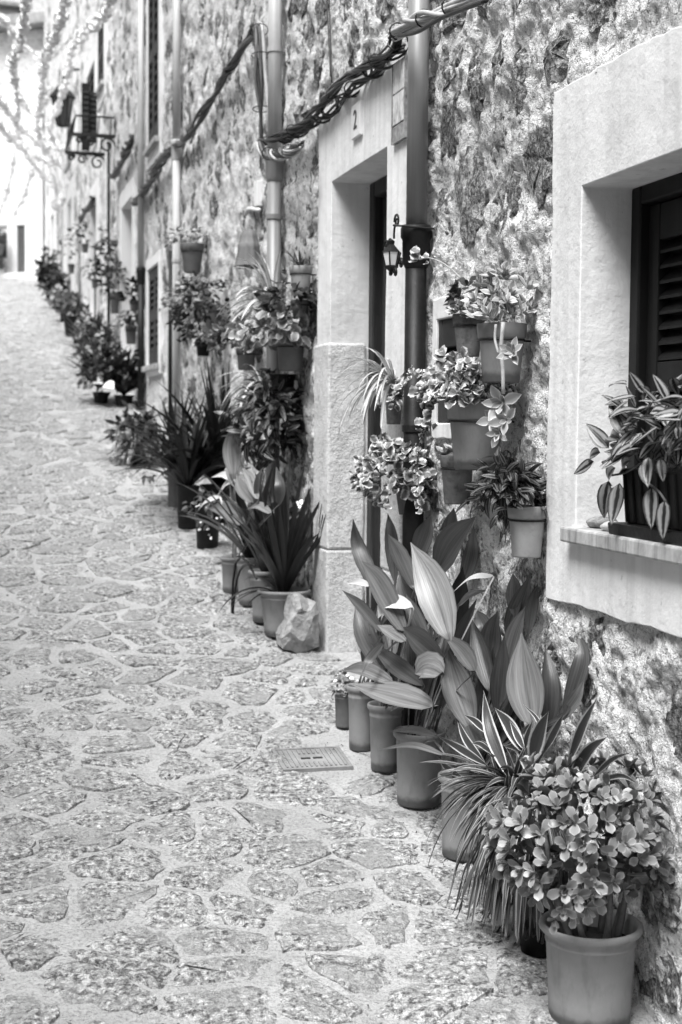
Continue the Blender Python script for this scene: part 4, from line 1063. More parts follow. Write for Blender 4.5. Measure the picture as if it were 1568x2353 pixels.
# ================================================================ window sill
y_tray = P(1440, 1240, W-.03).y
t = thing('window_box', (W+.045, 3.06, SILLZ), 'dark ribbed window box of zebra-striped leaves on the stone sill', 'window box')
ya, yb_ = -.42, P(1452, 1140, W+.0).y - 3.06
def taperbox(b, x0, x1, y0, y1, z0, z1, e):
    b.add([(x0+e, y0+e, z0), (x1-e, y0+e, z0), (x1-e, y1-e, z0), (x0+e, y1-e, z0), (x0, y0, z1), (x1, y0, z1), (x1, y1, z1), (x0, y1, z1)],
          [(0,3,2,1),(4,5,6,7),(0,1,5,4),(1,2,6,5),(2,3,7,6),(3,0,4,7)])
b = MB(); taperbox(b, -.075, .075, ya, yb_, .03, .17, .012); b.build('box', M['pot_dark'], t, bevel=.004)
for k in range(18):
    y = ya+.02+(yb_-ya-.04)*k/17
    b = MB(); b.tube([(-.066, y, .035), (-.077, y, .165)], .004, 5); b.build('rib', M['pot_dark'], t)
b = MB(); taperbox(b, -.10, .095, ya-.03, yb_+.025, .0, .03, -.012); b.v[0:4] = [Vector((p.x*.86, p.y*.97, p.z)) for p in b.v[0:4]]
b.build('tray', M['cast_iron'], t, bevel=.004)
pl = Plant(t)
mound(pl, 'trad', (-.03, yb_-.15, .25), (.11, .15, .13), 150, rr, (.62, .95), -.55, wall=W+.1)
mound(pl, 'trad', (-.03, -.12, .29), (.12, .22, .15), 150, rr, (.62, .95), -.55, wall=W+.1)
for (x, y, s, dy, dz) in ((1450, 1060, 1.2, .9, -.2), (1415, 1075, 1.2, .9, -.5), (1400, 1105, 1.25, .2, -1), (1425, 1110, 1.3, -.1, -1), (1380, 1040, 1.0, 1, -.1), (1400, 1030, 1.2, .7, .5), (1365, 1060, 1.0, 1, -.5), (1500, 1120, 1.2, -.3, -1), (1530, 1150, 1.1, -.2, -1), (1440, 1000, 1.3, .5, .8), (1425, 1010, 1.2, .9, .3)):
    q = rel(t, P(x, y, W-.06)); pl.put('trad', (-.2, dy, dz), (-.7, -.6, .4), q, s, rr)
for pth in ([(1470, 1040), (1420, 1050), (1385, 1062)], [(1480, 1060), (1440, 1085), (1408, 1092)], [(1490, 1110), (1515, 1130), (1535, 1160)]):
    stem(t, [rel(t, P(x, y, W-.05)) for x, y in pth], .003)
pl.finish()
for k, (x, y, wpx, hpx, lab) in enumerate(((1405, 1222, 34, 26, 'smooth white pebble at the end of the window sill'), (1385, 1208, 50, 30, 'dark-topped rounded stone on the sill behind the white pebble'), (1432, 1214, 46, 22, 'flat pale stone leaning by the tray on the sill'))):
    p = P(x, y, W-.005+(.03 if k == 1 else .0)); s = px2m(p)
    bm = bmesh.new(); bmesh.ops.create_icosphere(bm, subdivisions=3, radius=1)
    for v in bm.verts:
        n_ = float(fbm(v.co.x*1.5+k*4, v.co.y*1.5, v.co.z*1.5, 2))*.22
        v.co = v.co*(1+n_); v.co = Vector((v.co.x*wpx*s*.7, v.co.y*wpx*s*.9, max(-.8, v.co.z)*hpx*s*.5))
    me = bpy.data.meshes.new('pebble'); bm.to_mesh(me); bm.free(); me.materials.append(M['pebble' if k != 1 else 'rock'])
    for pg in me.polygons: pg.use_smooth = True
    o = link('pebble', me); o.location = (p.x, p.y, SILLZ + .8*hpx*s*.5); tag(o, lab, 'pebble', 'stones on the window sill')

# ================================================================ pipes, cables, ironwork
def pipe(label, px, ytop, ybreak, ybot, dpx, m1, m2, X=None, collar=True, brackets=(), dpx2=None, ground=True):
    p = P(px, 900, W-.05); rad = dpx/2*px2m(p); X = W-.02-rad*1.25
    for _ in range(2): p = P(px, 900, X); rad = dpx/2*px2m(p)
    y = p.y; zt = P(px, ytop, X).z; zb = g(y)-.02 if ground else P(px, ybot, X).z
    t = thing('drainpipe', (X, y, zb), label, 'drainpipe', 'drainpipes on the house fronts')
    zk = P(px, ybreak, X).z if ybreak else zb
    b = MB(); b.tube([(0, 0, zk-zb), (0, 0, zt-zb)], rad, 20); b.build('upper_pipe', M[m1], t, smooth=True).data.polygons[-1].use_smooth = False
    if ybreak:
        r2 = rad*1.0
        b = MB(); b.tube([(0, 0, 0), (0, 0, zk-zb-.05)], r2*1.02, 20); b.build('lower_pipe', M[m2], t, smooth=True)
        b = MB(); b.lathe([(r2*1.05, -.13), (r2*1.30, -.11), (r2*1.34, -.03), (r2*1.5, -.02), (r2*1.5, .01), (r2*1.36, .022), (r2*1.05, .018)], 24, (0, 0, zk-zb)); b.build('collar', M[m2], t, smooth=True)
    for yy in brackets:
        z = P(px, yy, X).z-zb; b = MB(); b.lathe([(rad*1.0, -.012), (rad*1.16, -.012), (rad*1.16, .012), (rad*1.0, .012)], 20, (0, 0, z)); b.box((rad*.9, -.008, z-.008), (W-X+.02, .008, z+.008)); b.build('bracket', M[m2 if yy > (ybreak or 9999) else m1], t)
    return t
pipe('grey drainpipe with black cast-iron lower half, beside the near door', 953, -120, 534, 0, 48, 'pipe', 'cast_iron', brackets=(985,))
pipe('mottled drainpipe next to the vertical cables, past the doorway', 628, -150, 362, 0, 32, 'pipe_far', 'pipe', brackets=(500, 120))
pipe('pale straight drainpipe in the middle of the lane, just beyond the hung pots', 405, -120, 330, 0, 19, 'pipe_far', 'pipe_far', brackets=(930, 600))
pipe('thin black pipe beside the pale drainpipe', 391, 575, None, 0, 9, 'cast_iron', 'cast_iron')
pipe('drainpipe with thick black foot next to the slatted shutter', 324, -120, 620, 0, 15, 'pipe_far', 'iron')
pipe('slim dark pipe beside the white doorway, farther up', 250, 330, None, 0, 7, 'cast_iron', 'cast_iron')
pipe('thin dark pipe on the pale houses, halfway up the lane', 219, 560, None, 0, 4, 'cast_iron', 'cast_iron')
pipe('slim grey pipe on the pale houses far up the lane', 183, 470, None, 0, 5, 'pipe', 'pipe')
pipe('farthest thin pipe near the end of the lane', 143, 480, None, 0, 4, 'pipe', 'pipe')

def bundle(label, pts, rad, ncab, twist, mats, ties=(), seed=1, rc=None, name='cable_bundle'):
    rr = random.Random(seed); base = catmull(pts, max(16, 10*(len(pts)-1))); n = len(base)
    t = thing(name, base[0], label, 'cables', 'electric cables along the house fronts'); u = Vector((0, 0, 1))
    L_ = [0.0]
    for i in range(1, n): L_.append(L_[-1]+(base[i]-base[i-1]).length)
    for k in range(ncab):
        ph = 2*math.pi*k/ncab; path = []
        rk = rad*(rr.uniform(.75, 1.1) if k else .2); wob = rr.uniform(0, 6)
        for i, p in enumerate(base):
            tg = (base[min(i+1, n-1)]-base[max(i-1, 0)]).normalized(); s = tg.cross(Vector((1, 0, 0)))
            s = s.normalized() if s.length > .1 else Vector((0, 1, 0)); w_ = tg.cross(s)
            a = ph + twist*L_[i] + 1.1*math.sin(L_[i]*3.1+wob) + .4*math.sin(L_[i]*9+wob*2)
            path.append(p + (s*math.cos(a)+w_*math.sin(a))*rk*(1+.35*math.sin(L_[i]*6+wob)) - t.location)
        b = MB(); b.tube(path, (rc or rad*.42)*rr.uniform(.75, 1.15), 6); b.build('cable', M[rr.choice(mats)], t, smooth=True)
    for s in ties:
        i = int(s*(n-1)); p = base[i]-t.location; tg = (base[min(i+1, n-1)]-base[max(i-1, 0)]).normalized()
        a0 = tg.orthogonal().normalized(); b0_ = tg.cross(a0); b = MB()
        b.tube([p+(a0*math.cos(a)+b0_*math.sin(a))*rad*1.55 for a in [2*math.pi*q/12 for q in range(13)]], .003, 5); b.build('cable_tie', M['cable_d'], t)
    return t
XB = W-.17
bundle('thick twist of pale cables crossing the top of the grey drainpipe', [P(x, y, XB) for x, y in ((1120, -40), (1060, 2), (1000, 30), (940, 58), (908, 74))], .0185, 6, 6, ['cable_l', 'cable_l', 'cable_m'], (.35, .6, .97), 2, .0095)
bundle('single black cable under the pale twist by the grey drainpipe', [P(x, y, XB-.02) for x, y in ((1120, 0), (1020, 38), (960, 72), (912, 82))], .004, 1, 0, ['cable_d'], (), 3, .007)
XB2 = W-.085
bundle('dark twisted cable bundle running down over the door surround', [P(x, y, XB2) for x, y in ((908, 74), (905, 105), (880, 128), (830, 155), (780, 195), (735, 245), (690, 285), (640, 312), (600, 328))], .0155, 9, 7, ['cable_m', 'cable_m', 'cable_d', 'cable_l'], (.05, .12, .3, .55, .8, .95), 4, .0068)
bundle('frayed thin black cables hanging beneath the bundle over the door', [P(x, y, XB2+.03) for x, y in ((930, 100), (880, 150), (830, 185), (780, 235), (735, 272), (690, 300), (645, 325))], .022, 5, 14, ['cable_d'], (.4,), 5, .006)
bundle('knotted loop of cables gathered round the mottled drainpipe', [P(x, y, W-.16) for x, y in ((600, 330), (612, 350), (640, 355), (668, 345), (690, 330))], .02, 7, 9, ['cable_m', 'cable_d', 'cable_l'], (.3, .7), 6, .008)
bundle('vertical run of pale and dark cables beside the mottled drainpipe', [P(x, y, W-.07) for x, y in ((604, 330), (602, 250), (600, 160), (598, 100), (594, 62), (588, 70))], .032, 5, .6, ['cable_l', 'cable_d', 'cable_m'], (.2, .5, .75), 7, .011)
bundle('dark cable bundle sagging across the stone wall to the pale drainpipe', [P(x, y, W-.07) for x, y in ((588, 66), (560, 105), (520, 170), (480, 235), (445, 295), (420, 325), (398, 328))], .021, 7, 5, ['cable_m', 'cable_d', 'cable_d'], (.3, .7, .97), 8, .009)
bundle('dark cable bundle continuing downhill past the tall shutters', [P(x, y, W-.07) for x, y in ((400, 330), (380, 355), (350, 405), (325, 440), (308, 465))], .030, 6, 6, ['cable_m', 'cable_d'], (.1, .5), 9, .013)
bundle('short dark cable bundle above the white doorway', [P(x, y, W-.07) for x, y in ((303, 315), (290, 345), (272, 385), (258, 405))], .035, 5, 6, ['cable_d', 'cable_m'], (), 10, .016)
bundle('far cable sloping between the pale houses', [P(x, y, W-.06) for x, y in ((212, 455), (205, 470), (192, 488), (184, 505))], .03, 3, 4, ['cable_d'], (), 12, .02)
for k, (a, b_) in enumerate((((752, 0), (760, 175)), ((757, -10), (763, 190)))):
    bundle(['thin wire dropping to the cable bundle, left of its pair', 'thin wire dropping to the cable bundle, right of its pair'][k], [P(a[0]-8*k*0, -60, W-.04), P(a[0], a[1], W-.04), P(b_[0], b_[1], W-.06)], .001, 1, 0, ['cable_d'], (), 3, .0035, name='wire')

# wrought-iron lantern by the drainpipe
pc = P(900, 590, W-.15)
t = thing('wall_lantern', pc, 'small wrought-iron lantern with curled scrolls, tucked behind the collar of the grey drainpipe', 'lantern')
def lp(x, y, dx=0.0): return P(x, y, W-.15+dx) - pc
def scroll(c, r0, turns, sgn, n=18, thick=.003):
    return [Vector((0, sgn*r0*(1-.75*k/n)*math.cos(turns*2*math.pi*k/n), r0*(1-.75*k/n)*math.sin(turns*2*math.pi*k/n)))+Vector(c) for k in range(n+1)]
b = MB(); b.tube(catmull([Vector((.155, -.10, lp(925, 520).z)), lp(915, 518), lp(908, 520), lp(906, 536), lp(906, 548)], 14), .004, 6); b.build('arm', M['iron'], t)
for cx, cy, rr_, sg in ((912, 508, 8, 1), (888, 566, 7, -1), (897, 560, 6, 1), (888, 605, 6, -1), (922, 605, 6, 1), (898, 625, 5, -1), (909, 626, 5, 1), (895, 608, 5, 1)):
    b = MB(); b.tube(scroll(lp(cx, cy), rr_*px2m(pc)*2.2, 1.3, sg), .0042, 5); b.build('scroll', M['iron'], t)
s = px2m(pc)
b = MB(); b.lathe([(.004, 40*s), (.012, 36*s), (.010, 28*s), (.030, 14*s), (.036, 10*s)], 6); b.build('cap', M['iron'], t)
b = MB(); b.lathe([(.020, -22*s), (.033, 10*s)], 6); b.build('glass', M['bulb'], t)
for k in range(6):
    a = 2*math.pi*k/6; b = MB(); b.tube([(.034*math.cos(a), .034*math.sin(a), 11*s), (.022*math.cos(a), .022*math.sin(a), -23*s)], .003, 5); b.build('bar', M['iron'], t)
b = MB(); b.lathe([(.026, -20*s), (.026, -24*s), (.010, -32*s), (.005, -40*s), (.0, -44*s)], 6); b.build('finial', M['iron'], t)

# rock by the door
p = G(692, 1508); bm = bmesh.new()
prof_ = [(645, 1478), (660, 1440), (680, 1383), (690, 1380), (715, 1395), (733, 1396), (742, 1420), (744, 1500), (700, 1512), (650, 1500)]
Yr = p.y
f0 = [PY(x, y, Yr) for x, y in prof_]; cen = sum(f0, Vector())/len(f0)
rings = [(.0, 0.55), (.03, .9), (.08, 1.0), (.14, .95), (.19, .6)]
vs_ = []
for dy, sc in rings:
    vs_.append([bm.verts.new((cen.x+(q.x-cen.x)*sc+random.uniform(-.008, .008), cen.y+dy+random.uniform(-.012, .012), (f0[9].z+(q.z-f0[9].z)*(.75+.25*sc) if dy else cen.z+(q.z-cen.z)*sc)+random.uniform(-.008, .008))) for q in f0])
for a, b_ in zip(vs_, vs_[1:]):
    for k in range(len(a)): bm.faces.new((a[k], a[(k+1) % len(a)], b_[(k+1) % len(a)], b_[k]))
bm.faces.new(list(reversed(vs_[0]))); bm.faces.new(vs_[-1]); bmesh.ops.recalc_face_normals(bm, faces=bm.faces)
bmesh.ops.subdivide_edges(bm, edges=bm.edges, cuts=4, use_grid_fill=True, smooth=0)
for v in bm.verts:
    n_ = float(fbm(v.co.x*11, v.co.y*11, v.co.z*11, 3)); v.co += (v.co-cen).normalized()*(n_*.024 + float(perlin(v.co.x*45, v.co.y*45, v.co.z*45))*.008)
zlo = min(v.co.z for v in bm.verts)
for v in bm.verts: v.co -= Vector((cen.x, cen.y, g(cen.y+.1)))
dz = min(v.co.z for v in bm.verts)
for v in bm.verts: v.co.z -= dz+.02
me = bpy.data.meshes.new('rock'); bm.to_mesh(me); bm.free(); me.materials.append(M['rock'])
o = link('rock', me); o.location = (min(cen.x, W-.14), cen.y, g(cen.y+.1)); tag(o, 'pale angular limestone block leaning against the door jamb', 'rock')

# ================================================================ middle of the lane: second house
rr = random.Random(9)
t, r, H = floor_pot(652, 1475, 124, 108, 'pot of dark glossy strap leaves behind the pale rock', taper=.70, group=FG)
spray(t, rr, (0, 0, H*.85), 44, .60, .040, 'clivia', (0, 6.28), (1.1, 1.52), .55, tw=.4); spray(t, rr, (0, 0, H*.85), 5, .36, .03, 'clivia', (1.2, 5.4), (.5, .9), 1.2, tw=.3)
pl = Plant(t)
for x, y in ((690, 1160), (650, 1180), (640, 1185), (600, 1175)): rosette(pl, 'petal', rel(t, P(x, y, t.location.x)), (-.4, -.7, .5), 5, rr, .9, .8, 1.3)
pl.finish(name='petal')
t, r, H = floor_pot(612, 1440, 84, 120, 'narrow pot squeezed behind the strap-leaved pot', taper=.74, group=FG)
spray(t, rr, (0, 0, H*.85), 22, .60, .045, 'mid', (0, 6.28), (1.0, 1.5), .7)
t, r, H = floor_pot(578, 1400, 76, 112, 'tall plain pot with one long bent dead stalk', taper=.76, group=FG)
spray(t, rr, (0, 0, H*.85), 22, .55, .055, 'mid', (0, 6.28), (1.0, 1.5), .7, kind='lance')
for pth in ([(590, 1330), (560, 1280), (540, 1300), (534, 1380), (532, 1440), (515, 1460)], [(585, 1300), (560, 1300), (545, 1330), (536, 1400), (538, 1450)]):
    stem(t, [rel(t, P(x, y, t.location.x-.12)) for x, y in pth], .006, 'cast_iron', 'dead_stalk')
t, r, H = floor_pot(540, 1372, 70, 84, 'low pot half hidden under broad pale leaves', 'pot', .8, group=FG)
so = t.location+Vector((0, 0, H*.8)); X = t.location.x
def d1(x, y): return (x, y)
c2 = lambda x, y: (373+x*.238, 833+y*.238)
for pix, wd, mt in [([(710, 560), (680, 800), (690, 1090)], 190, 'aspi_pale'), ([(470, 1110), (600, 1080), (650, 1130)], 80, 'white'), ([(720, 1080), (760, 1200), (880, 1360)], 130, 'aspi_pale'), ([(280, 1520), (420, 1350), (560, 1300)], 90, 'white'), ([(440, 1410), (600, 1410), (800, 1568)], 180, 'aspi_pale'),
    ([(810, 1420), (930, 1380), (1060, 1460)], 90, 'aspi_pale'), ([(530, 1290), (620, 1170), (700, 1140)], 90, 'white'), ([(770, 1010), (850, 1130), (930, 1330)], 110, 'aspi_pale'), ([(630, 950), (650, 1050), (700, 1200)], 80, 'aspi_pale'), ([(980, 1000), (930, 1120), (900, 1300)], 80, 'mid'), ([(1100, 1000), (1140, 1200), (1120, 1380)], 120, 'mid')]:
    hero(t, pix, wd, mt, X-.05, so+Vector((rr.uniform(-.03, .03), rr.uniform(-.03, .03), 0)), scale=.238, conv=c2, cup=.1, twist=rr.uniform(-.3, .3))
t, r, H = floor_pot(477, 1268, 58, 96, 'black pot with trailing white-flowered sprigs beside the pale leaves', 'pot_dark', .85, 'plain', group=FG)
pl = Plant(t); mound(pl, 'mid', (0, -.05, H), (.12, .12, .1), 90, rr, (.5, .8), -.8); mound(pl, 'petal', (.05, -.08, H*.8), (.12, .12, .16), 40, rr, (.5, .9), -.9); pl.finish()
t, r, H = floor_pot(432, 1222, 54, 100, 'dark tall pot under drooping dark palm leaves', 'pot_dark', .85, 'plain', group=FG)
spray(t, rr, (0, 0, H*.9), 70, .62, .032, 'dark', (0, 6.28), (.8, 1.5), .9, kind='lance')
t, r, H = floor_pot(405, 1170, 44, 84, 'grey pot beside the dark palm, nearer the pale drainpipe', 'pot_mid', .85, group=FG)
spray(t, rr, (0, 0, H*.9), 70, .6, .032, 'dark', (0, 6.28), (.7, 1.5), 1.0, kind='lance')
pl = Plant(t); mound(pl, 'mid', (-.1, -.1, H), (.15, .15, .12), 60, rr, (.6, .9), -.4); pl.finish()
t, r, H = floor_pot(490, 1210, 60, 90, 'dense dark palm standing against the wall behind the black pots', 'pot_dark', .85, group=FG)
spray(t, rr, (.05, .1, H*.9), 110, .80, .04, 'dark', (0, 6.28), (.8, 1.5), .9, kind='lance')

# pots on the second house's wall
t, r, H = wall_pot(692, 612, 54, 678, 'pale wall pot with a tuft of dry stalks, beside the near door surround', 'pot_light', .74)
spray(t, rr, (0, 0, H*.9), 16, .12, .012, 'mid', (0, 6.28), (.6, 1.5), 1.0)
t, r, H = wall_pot(630, 702, 66, 745, 'white glazed wall planter with a spider plant, above the light-leaved pot', 'pot_white', .8)
spray(t, rr, (0, 0, H*.9), 46, .36, .022, 'spider', (1.2, 5.2), (.4, 1.5), 1.5)
t, r, H = wall_pot(668, 776, 70, 852, 'dark wall pot topped by a mass of light round leaves', 'pot_mid', .76)
pl = Plant(t); mound(pl, 'light', (-.06, .03, H+.03), (.17, .20, .13), 260, rr, (.8, 1.25), -.6, wall=W-.02); pl.finish()
t, r, H = wall_pot(690, 690, 44, 730, 'small dark-leaved wall pot under the pale tufted pot', 'pot_mid', .76)
pl = Plant(t); mound(pl, 'dark', (-.04, .0, H), (.12, .13, .08), 110, rr, (.8, 1.2), -.6, wall=W-.02); pl.finish()
t, r, H = wall_pot(566, 800, 48, 850, 'wall pot with feathery mixed leaves, left of the light-leaved pot', 'pot_mid', .76)
pl = Plant(t); mound(pl, 'mid', (-.05, .0, H+.06), (.14, .18, .14), 180, rr, (.8, 1.2), -.5, wall=W-.02); mound(pl, 'light', (-.05, .0, H+.06), (.15, .18, .14), 50, rr, (.5, .8), -.5, wall=W-.02); pl.finish()
t, r, H = wall_pot(650, 860, 62, 900, 'black wall pot trailing a dark curtain of striped leaves', 'pot_dark', .8)
pl = Plant(t); mound(pl, 'trad_mid', (-.07, .0, -.12), (.17, .19, .21), 260, rr, (.9, 1.25), -.95, wall=W-.02); pl.finish()
pl = Plant(t); mound(pl, 'dark', (-.03, .0, -.1), (.12, .15, .2), 120, rr, (.8, 1.2), -.95, wall=W-.02); pl.finish(each=False)
t, r, H = wall_pot(606, 890, 40, 930, 'small wall pot with thin pale grassy leaves arching left', 'pot_mid', .8)
spray(t, rr, (0, 0, H*.9), 40, .32, .012, 'spider', (1.5, 4.2), (.2, 1.2), 1.6)
t, r, H = wall_pot(598, 1010, 50, 1060, 'low wall pot of tiny speckled leaves beside the big single leaf', 'pot_dark', .8)
pl = Plant(t); mound(pl, 'light', (-.04, .0, 0), (.11, .13, .16), 160, rr, (.3, .5), -.9, wall=W-.02); pl.finish()
t, r, H = wall_pot(442, 560, 56, 626, 'grey wall pot with a wide rim and sparse sprigs, high beside the pale drainpipe', 'pot_mid', .68)
pl = Plant(t); mound(pl, 'light', (-.02, .05, H+.03), (.14, .26, .08), 90, rr, (.5, .9), -.2, wall=W-.02); pl.finish()
t, r, H = wall_pot(418, 698, 34, 742, 'tilted black wall pot, left end of the clustered wall pots', 'pot_dark', .8, 'plain', tilt=-.25)
pl = Plant(t); mound(pl, 'light', (0, .0, H), (.10, .14, .07), 60, rr, (.6, .9), -.2, wall=W-.02); pl.finish()
t, r, H = wall_pot(447, 692, 42, 740, 'terracotta wall pot of fluffy leaves in the cluster past the stone wall', 'pot', .76)
pl = Plant(t); mound(pl, 'light', (-.02, .0, H+.05), (.15, .22, .12), 150, rr, (.6, .9), -.3, wall=W-.02); pl.finish()
t, r, H = wall_pot(492, 700, 44, 760, 'wall pot smothered by a dark bushy plant, right end of the cluster', 'pot_mid', .76)
pl = Plant(t); mound(pl, 'dark', (-.05, .05, H-.02), (.17, .26, .2), 240, rr, (.6, 1.0), -.9, wall=W-.02); mound(pl, 'mid', (-.05, .05, H+.02), (.18, .26, .18), 60, rr, (.6, 1.0), -.9, wall=W-.02); pl.finish()
t, r, H = wall_pot(467, 786, 36, 818, 'small black wall pot below the cluster', 'pot_dark', .76)
pl = Plant(t); mound(pl, 'dark', (-.02, .0, H+.02), (.10, .14, .08), 80, rr, (.6, .9), -.3, wall=W-.02); pl.finish()

# shell-shaped wall lamp with a bare bulb
pa = P(572, 612, W-.10)
t = thing('wall_lamp', pa, 'ribbed clay wall lamp shaped like a hood, bare bulb below, beside the mottled drainpipe', 'lamp')
s = px2m(pa); b = MB(); n = 24
prf = [(.0, 86), (14, 82), (20, 66), (22, 52), (25, 50), (24, 40), (28, 18), (32, 2), (34, 0), (30, -3)]
vv = []; 
for r_, z in prf:
    for k in range(n): a = 2*math.pi*k/n; q = r_*s*1.25*(1+.13*math.cos(9*a)); vv.append(Vector((q*math.cos(a)*.75, q*math.sin(a), z*s)))
b.add(vv, [(i*n+k, i*n+(k+1) % n, (i+1)*n+(k+1) % n, (i+1)*n+k) for i in range(len(prf)-1) for k in range(n)]); b.build('hood', M['pot_mid'], t, smooth=True)
b = MB(); b.box((.0, -.03, 0), (W-pa.x+.02, .03, .05)); b.build('back_plate', M['pot_light'], t)
b = MB(); b.lathe([(.012, 10*s), (.013, -4*s), (.022, -14*s), (.02, -22*s), (.0, -27*s)], 12); b.build('bulb', M['bulb'], t, smooth=True)
# white conduit elbow above it
pa = P(590, 500, W-.03); t = thing('conduit', pa, 'short white conduit elbow fixed above the clay wall lamp', 'conduit')
b = MB(); b.tube(catmull([rel(t, P(566, 492, W-.03)), rel(t, P(572, 480, W-.03)), rel(t, P(596, 482, W-.03))], 8), .012, 8); b.build('tube', M['pot_white'], t, smooth=True)
b = MB(); b.box((-.01, -.05, .06), (.025, .03, .20)); b.build('box', M['plaster_far'], t, bevel=.004)

# ================================================================ farther up the lane
def bush(label, px, py, wpx, hpx, keys, n=220, pot='pot_dark', cat='plant pot', hpot=26, wp=.5, each=False, sz=(1.0, 1.7)):
    t, r, H = floor_pot(px, py, wpx*wp, hpot, label, pot, .75, group=FG)
    s = px2m(t.location); pl = Plant(t)
    for k in keys: mound(pl, k, (0, .0, H+hpx*s*.42), (wpx*s*.5, wpx*s*.7, hpx*s*.5), n//len(keys), rr, sz, -.8, fill=.35, wall=W-.02)
    pl.finish(each=each); return t
t = bush('round bowl with a shaggy spider plant, alone below the slatted shutter', 318, 1073, 96, 110, ('mid', 'dark'), 260, 'pot_dark', hpot=34, wp=.62)
s = px2m(t.location); spray(t, rr, (0, 0, t['h']), 90, 95*s, .022, 'lirio', (0, 6.28), (.3, 1.4), 1.8, each=False)
t = bush('clump of broad dark leaves with white arum flowers by the thick black pipe', 285, 938, 120, 130, ('dark',), 160, wp=.4)
s = px2m(t.location); spray(t, rr, (0, 0, t['h']), 80, 110*s, .06, 'dark', (0, 6.28), (.8, 1.5), .8, kind='lance', each=False)
pl = Plant(t)
LM['arum'] = [leaf_mesh('spathe', 'petal', .16, .13, 'ovate', .9, cup=.3)]
for x, y in ((236, 883), (262, 893)): pl.put('arum', (-.7, .5, .2), (-.2, -.5, .9), rel(t, P(x, y, t.location.x-.2)), 1.0, rr)
pl.finish(name='flower')
t = bush('tall mass of green leaves in front of the white doorway', 232, 930, 100, 150, ('mid', 'dark', 'light'), 330, wp=.4)
spray(t, rr, (0, 0, t['h']), 60, .6, .05, 'mid', (0, 6.28), (.9, 1.5), .8, kind='lance', each=False)
t = bush('upright leafy plant crowding the pale wall before the balcony', 218, 866, 80, 130, ('mid', 'dark'), 300, wp=.4)
spray(t, rr, (0, 0, t['h']), 60, .6, .05, 'mid', (0, 6.28), (.9, 1.5), .8, kind='lance', each=False)
bush('pale fluffy plant low on the lane edge, next to the dark bowl', 200, 800, 40, 50, ('light', 'mid'), 160, wp=.5)
bush('large dark bowl planter standing free on the lane', 184, 776, 56, 62, ('dark', 'mid'), 150, 'pot_dark', hpot=46, wp=1.0)
bush('pale shrub just beyond the dark bowl', 146, 742, 46, 52, ('light', 'mid'), 180, wp=.4, sz=(1.4, 2.2))
bush('dark shrub near the top of the lane', 128, 712, 44, 70, ('dark', 'mid'), 180, wp=.4, sz=(1.6, 2.6))
bush('farthest dark shrub at the top corner of the lane', 112, 690, 36, 90, ('dark', 'mid'), 180, wp=.4, sz=(1.8, 3.0))
def far_pot(px, yr, w_, yb, label, keys, n, sp, mat='pot_mid'):
    t, r, H = wall_pot(px, yr, w_, yb, label, mat, .72, ring=True); pl = Plant(t)
    for k in keys: mound(pl, k, (0, 0, H+sp[1]*.5), (sp[0], sp[0]*1.2, sp[1]), n//len(keys), rr, (.9, 1.5), -.5, wall=W-.02)
    pl.finish(each=False)
far_pot(301, 748, 28, 790, 'wall pot hung on the white doorway', ('mid',), 60, (.10, .10))
far_pot(308, 690, 22, 715, 'small wall pot beside the thick black pipe', ('dark',), 60, (.10, .12))
far_pot(264, 672, 24, 720, 'wall pot with dark climbing leaves beyond the doorway', ('dark', 'mid'), 90, (.13, .22))
far_pot(252, 610, 22, 640, 'wall pot with sprawling dark leaves high on the pale wall', ('dark', 'mid'), 90, (.12, .25))
far_pot(218, 640, 16, 662, 'tiny wall pot on the pale house past the doorway', ('mid',), 40, (.12, .14))
far_pot(196, 560, 16, 580, 'dark wall pot high beside the slim grey pipe', ('dark',), 40, (.2, .2))
far_pot(164, 606, 16, 628, 'grey wall pot on the farthest houses', ('mid',), 40, (.25, .25))

# iron window basket of the pale house
bx = W-.45; ya = P(266, 312, W).y; zb = P(266, 312, W).z
t = thing('window_basket', (W, ya, zb), 'black iron window basket on curled brackets, high on the pale house', 'window basket')
yl = 1.1; hb = .19
b = MB(); b.tube([(.02, 0, 0), (-.45, 0, 0), (-.45, yl, 0), (.02, yl, 0)], .016, 6); b.build('lower_rail', M['iron'], t)
b = MB(); b.tube([(.02, 0, hb), (-.42, 0, hb), (-.42, yl, hb), (.02, yl, hb)], .012, 6); b.build('upper_rail', M['iron'], t)
for k in range(8):
    b = MB(); b.tube([(-.45, yl*k/7, 0), (-.42, yl*k/7, hb)], .007, 5); b.build('bar', M['iron'], t)
for k in range(1, 4):
    for yy in (0, yl):
        b = MB(); b.tube([(-.45+.13*k, yy, 0), (-.42+.125*k, yy, hb)], .007, 5); b.build('bar', M['iron'], t)
for yy in (.0, yl):
    for c0, r0 in ((-.09, .085), (-.26, .055), (-.38, .04)):
        b = MB(); b.tube([Vector((c0+(r0*(1-.7*k/22))*math.cos(2.6*math.pi*k/22), yy, -.02-r0+(r0*(1-.7*k/22))*math.sin(2.6*math.pi*k/22))) for k in range(23)], .012, 6); b.build('scroll', M['iron'], t)
    b = MB(); b.tube([(.02, yy, -.02), (-.45, yy, -.015)], .012, 6); b.build('bracket', M['iron'], t)

